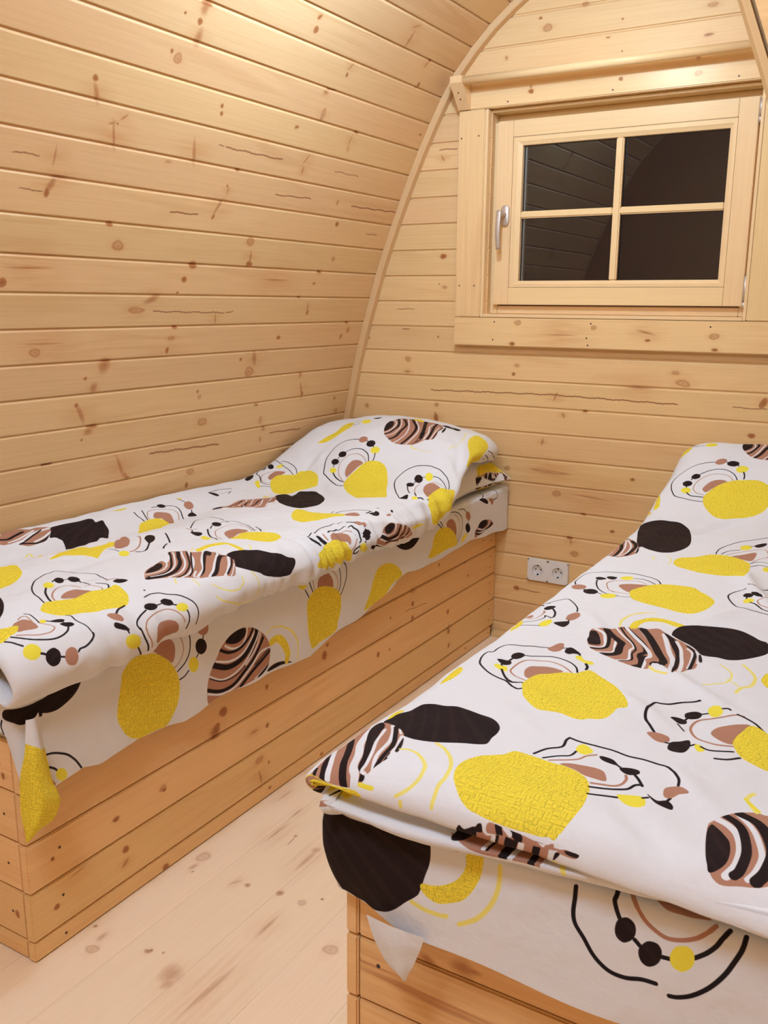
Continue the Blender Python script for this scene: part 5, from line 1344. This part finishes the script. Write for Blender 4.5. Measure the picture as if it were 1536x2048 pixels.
# hinges on the right
for z0, z1, zs in ((1.706, 1.770, 1.724), (1.183, 1.277, 1.203)):
    hg = empty('hinge', (.774, 0, z0)); under(win, hg)
    for a_, b_ in ((z0, zs-.0015), (zs+.0015, z1)):
        tube_net('knuckle', [[(.7735+.0062*math.cos(t), .004+.0062*math.sin(t), z) for t in np.linspace(0, 2*math.pi, 14, endpoint=False)] for z in (a_, b_)], M_METAL, hg)
# screws in the casing boards
for (x, z) in ((-.163, 1.729), (-.1, 1.733), (-.158, 1.252), (-.1025, 1.252), (-.022, 1.132), (-.026, 1.072), (.317, 1.131), (.305, 1.085), (.31, 1.062), (.69, 1.128),
               (.0, 1.829), (.345, 1.829), (.71, 1.829), (.0, 1.902), (.345, 1.902), (.71, 1.902)):
    disc('screw', (x, CY0, z), (0, -1, 0), .0028, .0004, M_DARK, win, 8)

# curtain rod above the window
cr = tag(empty('curtain_rod', (.36, -.03, 1.86)), 'round pale wooden curtain rod on two wooden brackets above the window', 'curtain rod')
for x0 in (-.175, .8395):
    pr = [(-.0305, 1.8165), (-.034, 1.8165), (-.1015, 1.888), (-.1015, 1.9085), (-.0305, 1.9085)]
    extrude_profile('bracket', pr, x0, x0+.043, lambda p, x: (x, p[0], p[1]), M_CASE, lambda p, x: (p[1]+2, x+p[0]), cr)
    for k, (yy, zz) in enumerate(((-.077, 1.862), (-.061, 1.845))):
        disc('screw', (x0+.02, yy-.0002, zz-.0002), (0, -.73, -.69), .0026, .0004, M_DARK, cr, 8)
lathe_x('rod', (-.083, 1.8945), .0130, -.1315, .8390, M_ROD, cr, 28)

# double wall socket
sk = tag(empty('wall_socket', (.2035, 0, .276)), 'white double power socket low on the end wall between the beds', 'socket')
def socket_plate(cx0, cx1, cz0, cz1, y):
    n = 32; V = []; F = []
    halves = ((cx0, (cx0+cx1)/2), ((cx0+cx1)/2, cx1))
    for (xa, xb) in halves:
        cx, cz = (xa+xb)/2, (cz0+cz1)/2; base = len(V)
        for i in range(n):
            t = 2*math.pi*(i+.5)/n; c_, s_ = math.cos(t), math.sin(t)
            k = 1/max(abs(c_)/((xb-xa)/2), abs(s_)/((cz1-cz0)/2)); V.append((cx+c_*k, y, cz+s_*k))
        for r, yy in ((.0215, y), (.0205, y-.0012), (.0195, y+.0002), (.0190, y+.0085)):
            for i in range(n):
                t = 2*math.pi*(i+.5)/n; V.append((cx+r*math.cos(t), yy, cz+r*math.sin(t)))
        for L_ in range(4):
            for i in range(n): F.append((base+L_*n+i, base+L_*n+(i+1) % n, base+(L_+1)*n+(i+1) % n, base+(L_+1)*n+i))
        F.append(tuple(base+4*n+i for i in range(n)))
    b = len(V)
    V += [(cx0, y, cz0), (cx1, y, cz0), (cx1, y, cz1), (cx0, y, cz1), (cx0-.001, -.0006, cz0-.001), (cx1+.001, -.0006, cz0-.001), (cx1+.001, -.0006, cz1+.001), (cx0-.001, -.0006, cz1+.001)]
    F += [(b, b+1, b+5, b+4), (b+1, b+2, b+6, b+5), (b+2, b+3, b+7, b+6), (b+3, b, b+4, b+7)]
    o = obj('faceplate', V, F, M_WHITE); under(sk, o)
    for (xa, xb) in halves:
        cx, cz = (xa+xb)/2, (cz0+cz1)/2
        for dx in (-.0095, .0095): disc('pin_hole', (cx+dx, y+.0084, cz+.0008), (0, -1, 0), .0027, .0003, M_BLACK, sk, 10)
        for s_ in (1, -1): board('earth_clip', (cx-.0022, y+.0005, cz+s_*.0165-.0022), (cx+.0022, y+.0084, cz+s_*.0165+.0022), M_DARK, sk, 'x', bevel=.0004)
socket_plate(.129, .2785, .2370, .3140, -.0105)

# ------------------------------------------------------------------ bed boxes
BB, BP = .0405, .0995
def bed_box(side):
    """side -1: left bed (front face at x=0); side 1: right bed (front face at x=.681)"""
    xf = 0.0 if side < 0 else .681
    X = (lambda d: xf-d) if side < 0 else (lambda d: xf+d)
    nm = 'left' if side < 0 else 'right'
    root = empty('bed_box', (xf, -1.02, 0))
    tag(root, 'wooden plank bed box along the curved left wall, under the rumpled bedding' if side < 0 else 'wooden plank bed box on the right, nearer the camera, its foot end showing',
        'bed', 'plank bed boxes')
    uo = (0, 0) if side < 0 else (0, .52)
    hs = [(0.0, BB)]+[(BB+k*BP, BB+(k+1)*BP) for k in range(4)]
    for k, (z0, z1) in enumerate(hs):
        nme = 'base_board' if k == 0 else 'plank'
        a0, a1 = sorted((X(.0), X(.0195)))
        board(nme, (a0, -2.036, z0+.0012), (a1, -.0235 if k == 0 else -.001, z1-.0012), M_BED, root, 'y', (0, uo[1]), bevel=.0028, uvaxes=(2, 0))
        b0, b1 = sorted((X(.0205), X(.69 if side > 0 else .672)))
        board(nme, (b0, -2.0345, z0+.0012), (b1, -2.015, z1-.0012), M_BED, root, 'x', (.75 if side < 0 else -.05, .52 if side < 0 else 0), bevel=.0028, uvaxes=(2, 1))
    p0, p1 = sorted((X(.0200), X(.66)))
    board('platform', (p0, -2.0145, .418), (p1, -.0015, .4365), M_BED, root, 'y', (0, 0), bevel=0)
    # joists inside carry the platform
    for y in (-1.9, -1.0, -.1): board('joist', (p0+.001, y-.02, .0012), (p1-.005, y+.02, .4175), M_BED, root, 'x', (0, 0), bevel=0)
    # screws
    fx = X(-.0001)
    if side < 0:
        for k in range(5):
            zc = (hs[k][0]+hs[k][1])/2
            for dz in ((0,) if k == 0 else (-.02, .02)):
                disc('screw', (fx, -.045, zc+dz), (1, 0, 0), .0027, .0004, M_DARK, root, 8)
            disc('screw', (fx, -1.965, zc+(.012 if k else 0)), (1, 0, 0), .0030, .0004, M_DARK, root, 8)
            if k: disc('screw', (X(.055), -2.0345, zc), (0, -1, 0), .0028, .0004, M_DARK, root, 8)
    else:
        for k in (2, 3, 4):
            zc = (hs[k][0]+hs[k][1])/2
            disc('screw', (X(.052), -2.0345, zc+.015), (0, -1, 0), .0034, .0004, M_DARK, root, 8)
    return root
bed_box(-1); bed_box(1)

# ------------------------------------------------------------------ cloth
def hermite_rows(G, step):
    """G: (m, k, 3) control rows -> resampled along axis 0 with about `step` spacing"""
    m = len(G); out = []
    seg = np.linalg.norm(G[1:]-G[:-1], axis=2)
    seg = np.maximum(seg, 1e-4)
    T = np.zeros(G.shape); 
    for i in range(m):
        if 0 < i < m-1:
            d0 = (G[i]-G[i-1])/seg[i-1][:, None]; d1 = (G[i+1]-G[i])/seg[i][:, None]
            w0 = seg[i][:, None]; w1 = seg[i-1][:, None]
            T[i] = (d0*w0+d1*w1)/(w0+w1)
        elif i == 0: T[i] = (G[1]-G[0])/seg[0][:, None]
        else: T[i] = (G[-1]-G[-2])/seg[-1][:, None]
    for i in range(m-1):
        n = max(1, int(round(np.median(seg[i])/step)))
        if np.max(seg[i]) > .02: n = max(n, 3)
        for j in range(n):
            t = j/n; h = seg[i][:, None]
            out.append((2*t**3-3*t*t+1)*G[i]+(t**3-2*t*t+t)*h*T[i]+(-2*t**3+3*t*t)*G[i+1]+(t**3-t*t)*h*T[i+1])
    out.append(G[-1]); return np.array(out)

def net(G, step):
    G = hermite_rows(np.asarray(G, float), step)
    G = hermite_rows(G.transpose(1, 0, 2), step).transpose(1, 0, 2)
    return G

def grid_normals(G):
    du = np.gradient(G, axis=0); dv = np.gradient(G, axis=1)
    n = np.cross(du, dv); l = np.linalg.norm(n, axis=2, keepdims=True); return n/np.maximum(l, 1e-9)

def fbm(U, V, sx, sy, seed, octs=3):
    out = np.zeros(U.shape)
    it = np.nditer(U, flags=['multi_index'])
    f = out.ravel(); u = (U*sx).ravel(); v = (V*sy).ravel()
    for i in range(len(f)):
        f[i] = mnoise.fractal(Vector((u[i], v[i], seed)), 1.0, 2.0, octs)
    return f.reshape(U.shape)

def crease(U, V, c):
    u1, v1, u2, v2, amp, w = c
    du, dv = u2-u1, v2-v1; L = math.hypot(du, dv)
    p = ((U-u1)*du+(V-v1)*dv)/L; q = (-(U-u1)*dv+(V-v1)*du)/L
    q = q+.012*np.sin(p*14+u1*30)
    fade = np.clip(p/.08, 0, 1)*np.clip((L-p)/.10, 0, 1); fade = fade*fade*(3-2*fade)
    return 1.45*amp*np.exp(-(q/w)**2)*fade

def cloth_obj(name, G, UV, mat, thick=None):
    m, n = G.shape[:2]
    V = G.reshape(-1, 3); F = []; 
    idx = np.arange(m*n).reshape(m, n)
    F = np.stack([idx[:-1, :-1], idx[1:, :-1], idx[1:, 1:], idx[:-1, 1:]], -1).reshape(-1, 4)
    U = UV.reshape(-1, 2)[F.ravel()]
    me = bpy.data.meshes.new(name); me.from_pydata(V.tolist(), [], F.tolist())
    ul = me.uv_layers.new(name='UVMap'); ul.data.foreach_set('uv', U.astype(np.float32).ravel())
    me.polygons.foreach_set('use_smooth', np.ones(len(me.polygons), bool)); me.materials.append(mat); me.update()
    o = bpy.data.objects.new(name, me); COL.objects.link(o)
    return o

def uv_of(G, anchor_col, u0=0):
    dr = np.linalg.norm(np.diff(G, axis=0), axis=2); U = np.concatenate([[0], np.cumsum(np.median(dr, axis=1))])+u0
    dc = np.linalg.norm(np.diff(G, axis=1), axis=2); V = np.concatenate([np.zeros((len(G), 1)), np.cumsum(dc, axis=1)], 1)
    V = V-V[:, anchor_col:anchor_col+1]
    return np.stack([np.broadcast_to(U[:, None], V.shape), V], -1)

def rounded_slab(name, lo, hi, r, mat, parent=None):
    bm = bmesh.new(); bmesh.ops.create_cube(bm, size=1)
    for v in bm.verts: v.co = Vector([(lo[i]+hi[i])/2+v.co[i]*(hi[i]-lo[i]) for i in range(3)])
    bmesh.ops.bevel(bm, geom=list(bm.edges), offset=r, segments=4, affect='EDGES')
    me = bpy.data.meshes.new(name); bm.to_mesh(me); bm.free(); me.materials.append(mat)
    for p in me.polygons: p.use_smooth = True
    o = bpy.data.objects.new(name, me); COL.objects.link(o); return o

MT = .560
tag(rounded_slab('mattress', (-.655, -2.045, .4375), (.036, -.004, MT), .018, M_MATT), 'mattress covered by the printed sheet on the left bed box', 'mattress', 'mattresses under the sheets')
tag(rounded_slab('mattress', (.674, -2.068, .4375), (1.33, -.004, MT), .018, M_MATT), 'mattress covered by the printed sheet on the right bed box', 'mattress', 'mattresses under the sheets')

def drape_sheet(name, side, mat, hem, wav):
    """bottom sheet: from 25 cm inside the mattress edge, over the edge and down to hem(p)"""
    path = []
    if side < 0:
        xe, ye, r, ys, xend = .0440, -2.056, .035, -.010, -.640
        for y in np.arange(ys, ye+r, -.012): path.append((xe, y, 1, 0))
        for a_ in np.linspace(0, 90, 9): path.append((xe-r+r*math.cos(math.radians(a_)), ye+r-r*math.sin(math.radians(a_)), math.cos(math.radians(a_)), -math.sin(math.radians(a_))))
        for x in np.arange(xe-r-.012, xend, -.012): path.append((x, ye, 0, -1))
    else:
        xe, ye, r, ys, xend = .6640, -2.082, .032, -.010, 1.325
        for y in np.arange(ys, ye+r, -.012): path.append((xe, y, -1, 0))
        for a_ in np.linspace(0, 90, 9): path.append((xe+r-r*math.cos(math.radians(a_)), ye+r-r*math.sin(math.radians(a_)), -math.cos(math.radians(a_)), -math.sin(math.radians(a_))))
        for x in np.arange(xe+r+.012, xend, .012): path.append((x, ye, 0, -1))
    path = np.array(path)
    S = np.concatenate([[0], np.cumsum(np.linalg.norm(np.diff(path[:, :2], axis=0), axis=1))])
    top = MT+.006
    rows = []; UVs = []
    q_in = [.25, .19, .13, .08, .05, .03, .018]
    ci = np.argmin(np.abs(path[:, 2]-.707*(1 if side < 0 else -1)) + np.abs(path[:, 3]+.707)); s_c = S[ci]
    for i, (px_, py_, nx, ny) in enumerate(path):
        s = S[i]; pts = []; vv = []
        inset_n = (nx, ny)
        for q in q_in:
            X_, Y_ = px_-nx*q, py_-ny*q
            # keep the inner ring from folding at the corner
            pts.append((X_, Y_, top)); vv.append(q)
        hz = hem(s, px_, py_)
        for a_ in (20, 45, 70): 
            t = math.radians(a_); pts.append((px_-nx*.012*(1-math.sin(t)), py_-ny*.012*(1-math.sin(t)), top-.012*(1-math.cos(t)))); vv.append(-.012*t+.012)
        H = top-.012-hz; nd = 16
        for k in range(nd):
            f = k/(nd-1); dz = f*H
            o_ = wav(s, dz, px_, py_)
            pts.append((px_+nx*o_, py_+ny*o_, top-.012-dz)); vv.append(-.008-dz)
        rows.append(pts); UVs.append([(s, v) for v in vv])
    G = np.array(rows); UV = np.array(UVs)
    return G, UV, s_c

def tail(rows3, uo, nx=10):
    """small hanging corner of cloth; rows3: rows of 3-D points, resampled; uv placed at uo"""
    G = net(np.asarray(rows3, float), .008)
    UV = uv_of(G, 0)
    UV = np.stack([UV[..., 1]+uo[0], UV[..., 0]+uo[1]], -1)
    return G, UV

def join_grids(name, parts, mat):
    Vs = []; Fs = []; Us = []; b = 0
    for G, UV in parts:
        m, n = G.shape[:2]; idx = np.arange(m*n).reshape(m, n)+b
        F = np.stack([idx[:-1, :-1], idx[1:, :-1], idx[1:, 1:], idx[:-1, 1:]], -1).reshape(-1, 4)
        Vs.append(G.reshape(-1, 3)); Fs.append(F); Us.append(UV.reshape(-1, 2)[(F-b).ravel()]); b += m*n
    V = np.concatenate(Vs); F = np.concatenate(Fs); U = np.concatenate(Us)
    me = bpy.data.meshes.new(name); me.from_pydata(V.tolist(), [], F.tolist())
    ul = me.uv_layers.new(name='UVMap'); ul.data.foreach_set('uv', U.astype(np.float32).ravel())
    me.polygons.foreach_set('use_smooth', np.ones(len(me.polygons), bool)); me.materials.append(mat); me.update()
    o = bpy.data.objects.new(name, me); COL.objects.link(o); return o

CEXT = {'sheet_left': (-.05, -.80, 3.0, .30), 'sheet_right': (-.05, -.80, 3.0, .30), 'duvet_left': (-.05, -.85, 2.45, .85), 'duvet_right': (-.05, -.6, 2.75, .75), 'pillow_left': (-.1, -.1, .7, 1.0)}
CRES = {'sheet_left': 1.0, 'sheet_right': .7, 'duvet_left': .8, 'duvet_right': .6, 'pillow_left': 1.2}
CM = {k: cloth_mat('printed_cotton_'+k, paint('print_'+k, CEXT[k], CRES[k], PRINT.get(k, [])), CEXT[k]) for k in CEXT}

def smst(x): x = min(1, max(0, x)); return x*x*(3-2*x)
# left sheet
_hy = [-2.04, -1.99, -1.93, -1.89, -1.79, -1.66, -1.58, -1.40, -1.21, -1.08, -.95, -.86, -.79, -.73, -.55, -.29, -.05, 0]
_hz = [.351, .355, .362, .349, .358, .336, .352, .350, .328, .355, .369, .395, .42, .428, .418, .427, .413, .413]
def hem_left(s, x, y):
    if y > -2.02: return float(np.interp(y, _hy, _hz))+.002*math.sin(y*40)
    t = smst((s-2.035)/.05)
    return .345*(1-t)+(.468+.004*math.sin(x*30))*t
def wav_left(s, dz, x, y):
    f = dz/.2
    o = -.006*f+.006*f*math.sin(s*9.5+1.0+.8*math.sin(s*4))+.003*f*math.sin(s*31+dz*9)
    if y < -2.02: o += -.004*f
    return o
G, UV, sc_l = drape_sheet('sheet', -1, CM['sheet_left'], hem_left, wav_left)
TL = [[(.078,-2.072,.520),(.082,-2.066,.520),(.062,-2.034,.515)],
      [(.071,-2.074,.461),(.088,-2.068,.462),(.062,-2.026,.438)],
      [(.054,-2.074,.411),(.088,-2.070,.414),(.062,-2.018,.385)],
      [(.047,-2.073,.366),(.088,-2.068,.370),(.061,-2.005,.329)],
      [(.047,-2.073,.329),(.083,-2.070,.337),(.060,-2.021,.306)],
      [(.051,-2.072,.303),(.074,-2.074,.314),(.060,-2.050,.302)],
      [(.051,-2.072,.290),(.060,-2.076,.292),(.060,-2.068,.293)]]
sheetL = join_grids('bottom_sheet', [(G, UV), tail(TL, (2.6, -.75))], CM['sheet_left'])
tag(sheetL, 'printed cotton sheet hanging over the front of the left bed box, yellow corner at foot', 'sheet', 'printed bottom sheets')
# right sheet
def hem_right(s, x, y):
    if y > -2.05: return .43
    t = smst((x-.72)/.10)
    return .424*(1-t)+(.414-.003*math.sin(x*20))*t
def wav_right(s, dz, x, y):
    f = dz/.2
    o = .004*f*math.sin(s*8+2)+.003*f*math.sin(s*23+dz*12)
    d = abs(s-2.10)
    o += -.048*f*f*math.exp(-(d/.07)**2)+.010*math.sin(min(1, f*1.6)*math.pi)*math.exp(-(d/.08)**2)
    if y < -2.08 and x > .7: o += .004*f
    return o
G, UV, sc_r = drape_sheet('sheet', 1, CM['sheet_right'], hem_right, wav_right)
TR = [[(.752,-2.097,.432),(.800,-2.106,.437),(.836,-2.097,.431)],
      [(.762,-2.097,.405),(.802,-2.108,.412),(.830,-2.097,.410)],
      [(.772,-2.096,.386),(.802,-2.105,.394),(.824,-2.096,.394)],
      [(.784,-2.095,.370),(.804,-2.103,.378),(.817,-2.095,.376)],
      [(.795,-2.094,.362),(.807,-2.100,.366),(.812,-2.094,.366)],
      [(.804,-2.094,.357),(.807,-2.096,.357),(.810,-2.094,.357)]]
sheetR = join_grids('bottom_sheet', [(G, UV), tail(TR, (2.6, -.75))], CM['sheet_right'])
tag(sheetR, 'printed cotton sheet with big dark spot at the near corner of right bed', 'sheet', 'printed bottom sheets')

# pillow showing under the left duvet
def make_pillow():
    n, m = 36, 28; G = np.zeros((2*n, m, 3)); UV = np.zeros((2*n, m, 2))
    x0, x1, y0, y1 = -.60, .064, -.47, -.035
    parts = []
    for sgn in (1, -1):
        g = np.zeros((n, m, 3)); uv = np.zeros((n, m, 2))
        for i in range(n):
            for j in range(m):
                a_ = -1+2*i/(n-1); b_ = -1+2*j/(m-1)
                pin = 1-.10*(1-a_*a_)*abs(b_)**3; pin2 = 1-.10*(1-b_*b_)*abs(a_)**3
                X_ = (x0+x1)/2+(x1-x0)/2*a_*pin2; Y_ = (y0+y1)/2+(y1-y0)/2*b_*pin
                h = max(0, (1-abs(a_)**3.2))**.55*max(0, (1-abs(b_)**3.2))**.55
                zc = .628
                zz = zc+(.110*h if sgn > 0 else -.058*h)
                if a_ > .55: zz -= .030*((a_-.55)/.45)**1.5
                zz += .004*math.sin(X_*38+Y_*20)*h
                g[i, j] = (X_, Y_, max(zz, .5685)); uv[i, j] = (Y_+.5, X_+.65)
        parts.append((g if sgn > 0 else g[:, ::-1], uv if sgn > 0 else uv[:, ::-1]))
    return join_grids('pillow', parts, CM['pillow_left'])
tag(make_pillow(), 'plump pillow in a printed case poking out from under the left duvet', 'pillow')

# left duvet.  rows: y stations from the foot to the head; columns: wall side under -> top -> front edge under
def DL(y, pts, dy=None):
    return [(p[0], y+(dy[i] if dy else 0), p[1]) for i, p in enumerate(pts)]
back = [(-.60, .572), (-.648, .582), (-.650, .606)]
rowsL = [
 DL(-2.055, [(-.60, .575), (-.62, .578), (-.60, .590), (-.45, .590), (-.33, .60), (-.18, .60), (.0, .59), (.04, .58), (.055, .565), (.05, .557), (.01, .566)]),
 DL(-2.090, [(-.60, .572), (-.645, .585), (-.640, .612), (-.45, .615), (-.33, .640), (-.18, .640), (.0, .635), (.060, .612), (.078, .575), (.060, .548), (.0, .568)]),
 DL(-2.040, back+[(-.46, .612), (-.33, .652), (-.18, .656), (.0, .655), (.068, .632), (.090, .586), (.070, .542), (.0, .568)]),
 DL(-1.90, back+[(-.47, .606), (-.31, .656), (-.18, .660), (.0, .656), (.072, .632), (.092, .588), (.072, .545), (.0, .568)]),
 DL(-1.70, back+[(-.47, .604), (-.31, .655), (-.18, .656), (.0, .650), (.070, .628), (.090, .588), (.070, .547), (.0, .568)]),
 DL(-1.50, back+[(-.46, .603), (-.305, .650), (-.18, .652), (.0, .648), (.068, .628), (.088, .590), (.070, .552), (.0, .568)]),
 DL(-1.25, back+[(-.45, .604), (-.29, .642), (-.18, .645), (.0, .644), (.065, .625), (.086, .590), (.070, .554), (.0, .568)]),
 DL(-1.00, back+[(-.45, .606), (-.30, .630), (-.18, .638), (.0, .640), (.062, .624), (.084, .590), (.070, .556), (.0, .568)]),
 DL(-.80, [(-.60, .572), (-.648, .582), (-.650, .602), (-.46, .608), (-.32, .622), (-.18, .630), (.0, .638), (.062, .622), (.086, .588), (.070, .536), (.0, .568)]),
 DL(-.66, [(-.60, .572), (-.648, .580), (-.650, .596), (-.46, .606), (-.32, .618), (-.18, .628), (.0, .640), (.060, .628), (.088, .592), (.074, .545), (.0, .568)]),
 DL(-.55, [(-.60, .575), (-.648, .590), (-.650, .608), (-.48, .632), (-.32, .650), (-.16, .652), (.0, .656), (.060, .640), (.086, .605), (.076, .568), (.0, .570)]),
 DL(-.45, [(-.60, .600), (-.640, .625), (-.640, .648), (-.48, .695), (-.32, .724), (-.16, .722), (-.01, .712), (.050, .695), (.076, .670), (.070, .650), (.0, .655)]),
 DL(-.36, [(-.60, .635), (-.632, .662), (-.630, .688), (-.48, .744), (-.32, .768), (-.16, .766), (-.02, .756), (.042, .740), (.066, .716), (.060, .697), (.0, .700)]),
 DL(-.25, [(-.60, .670), (-.626, .700), (-.622, .730), (-.48, .780), (-.32, .794), (-.16, .788), (-.04, .776), (.036, .750), (.060, .716), (.052, .686), (.0, .700)]),
 DL(-.14, [(-.58, .680), (-.612, .708), (-.606, .740), (-.48, .786), (-.32, .796), (-.16, .786), (-.05, .770), (.020, .746), (.046, .708), (.038, .678), (.0, .692)]),
 DL(-.06, [(-.56, .690), (-.590, .715), (-.580, .738), (-.47, .774), (-.32, .780), (-.17, .768), (-.07, .752), (-.010, .730), (.014, .700), (.006, .672), (-.03, .690)]),
 DL(-.030, [(-.54, .70), (-.56, .71), (-.54, .72), (-.46, .735), (-.32, .742), (-.18, .735), (-.09, .722), (-.04, .708), (-.020, .690), (-.025, .68), (-.05, .69)]),
]
def finish_duvet(name, rows, key, amp, creases, seed, anchor, extra=None):
    G = net(rows, .0085)
    mid = int(G.shape[1]*anchor)
    UV = uv_of(G, mid)
    U, V = UV[..., 0], UV[..., 1]
    D = amp*fbm(U, V, 3.2, 6.5, seed, 3)+amp*.35*fbm(U, V, 14, 18, seed+5, 2)
    for c in creases: D += crease(U, V, c)
    if extra is not None: D += extra(G, U, V)
    # settle to nothing where the cloth lies under itself
    N_ = grid_normals(G)
    if N_[G.shape[0]//2, mid, 2] < 0: N_ = -N_
    G2 = G+N_*D[..., None]
    o = cloth_obj(name, G2, UV, CM[key]); return o
def gathers(G, U, V):
    X_ = G[..., 0]; Y_ = G[..., 1]; Z_ = G[..., 2]
    e = np.exp(-((X_-.085)/.060)**2)
    w = np.exp(-((Y_+1.14)/.22)**2)
    g = .0095*e*w*np.sin(Y_*150+3*np.sin(Y_*31)+X_*22)
    g += .006*e*np.exp(-((Y_+1.72)/.25)**2)*np.sin(Y_*64+2*np.sin(Y_*17)+X_*15)
    g += .0055*e*np.exp(-((Y_+.62)/.15)**2)*np.sin(Y_*80+X_*30)
    return g
dl = finish_duvet('duvet', rowsL, 'duvet_left', .0060, CRL, 3.3, .52, gathers)
tag(dl, 'rumpled printed duvet on the left bed, drawn up over the pillow by the end wall', 'duvet', 'printed duvets')

# right duvet
def row(y, zt, xl=.622, k=1.0, yl=0.0):
    """cross-section with a rounded left edge (aisle side)"""
    return [(.75, y+yl, zt-.075*k), (xl+.035, y+yl, zt-.080*k), (xl+.008, y+yl, zt-.066*k), (xl, y+yl*.7, zt-.045*k), (xl+.014, y+yl*.3, zt-.018*k), (xl+.055, y, zt-.003*k), (.80, y, zt), (.98, y, zt+.004), (1.16, y, zt-.004), (1.30, y, zt-.01)]
def flat(y, z, xl, dzr=0):
    q = .6 if dzr > .03 else 0
    return [(xl+.02, y+.01, z), (xl+.012, y+.004, z), (xl+.006, y+.001, z), (xl+.004, y, z), (xl+.012, y, z), (xl+.05, y, z), (.80, y, z), (.98, y, z+dzr*.4), (1.16, y, z+dzr), (1.30, y, z+dzr*1.4)]
rowsR = [
 flat(-2.03, .5685, .715, 0), flat(-2.085, .562, .705, .02), flat(-2.108, .566, .692, .034), flat(-2.114, .575, .688, .040), flat(-2.104, .584, .688, .034), flat(-2.088, .589, .688, .024),
 flat(-2.089, .596, .684, .012), flat(-2.106, .5995, .680, .006), flat(-2.117, .604, .674, -.006),
 [(.69, -2.095, .596), (.680, -2.108, .592), (.672, -2.112, .597), (.668, -2.112, .604), (.672, -2.112, .612), (.71, -2.115, .615), (.80, -2.118, .622), (.98, -2.118, .624), (1.16, -2.120, .608), (1.30, -2.12, .596)],
 [(.72, -2.06, .572), (.680, -2.075, .568), (.664, -2.085, .578), (.659, -2.090, .594), (.670, -2.092, .614), (.71, -2.095, .630), (.80, -2.098, .638), (.98, -2.098, .642), (1.16, -2.105, .628), (1.30, -2.11, .612)],
 row(-2.00, .641, .666), row(-1.86, .645, .680), row(-1.65, .646, .684), row(-1.40, .644, .680), row(-1.15, .640, .673), row(-.90, .636, .668), row(-.70, .634, .658),
 row(-.56, .640, .653), row(-.46, .658, .650, 1.0), row(-.37, .690, .650, 1.2), row(-.28, .730, .654, 1.5), row(-.18, .768, .652, 1.7), row(-.09, .788, .648, 1.6),
 row(-.035, .770, .652, 1.4), row(-.016, .740, .665, .8)]
dr_ = finish_duvet('duvet', rowsR, 'duvet_right', .0045, CRR, 9.1, .52)
tag(dr_, 'smooth printed duvet on the right bed, nearest the camera, folded edge at the foot', 'duvet', 'printed duvets')
# ceiling lamps (both out of frame)
for i, (p, e, rad, c) in enumerate(LAMPS):
    zc = 2.262 if i == 0 else 2.5
    root = tag(empty('ceiling_lamp', (p[0], p[1], zc)), 'round glass ceiling lamp at the apex above the aisle' if i == 0 else 'round glass ceiling lamp in the hall', 'lamp')
    V = []; F = []; n = 28
    prof = [(.02, .0), (.075, -.001), (.078, -.02), (.06, -.022)]
    for r_, dz in prof:
        for k in range(n): V.append((p[0]+r_*math.cos(2*math.pi*k/n), p[1]+r_*math.sin(2*math.pi*k/n), zc+dz))
    for a_ in range(len(prof)-1):
        for k in range(n): F.append((a_*n+k, a_*n+(k+1) % n, (a_+1)*n+(k+1) % n, (a_+1)*n+k))
    o = obj('mount', V, F, M_WHITE); under(root, o)
    V = []; F = []
    prof = [(.070, -.021), (.068, -.032), (.055, -.045), (.03, -.053), (.004, -.056)]
    for r_, dz in prof:
        for k in range(n): V.append((p[0]+r_*math.cos(2*math.pi*k/n), p[1]+r_*math.sin(2*math.pi*k/n), zc+dz))
    for a_ in range(len(prof)-1):
        for k in range(n): F.append((a_*n+k, a_*n+(k+1) % n, (a_+1)*n+(k+1) % n, (a_+1)*n+k))
    o = obj('shade', V, F, M_GLOW); under(root, o)
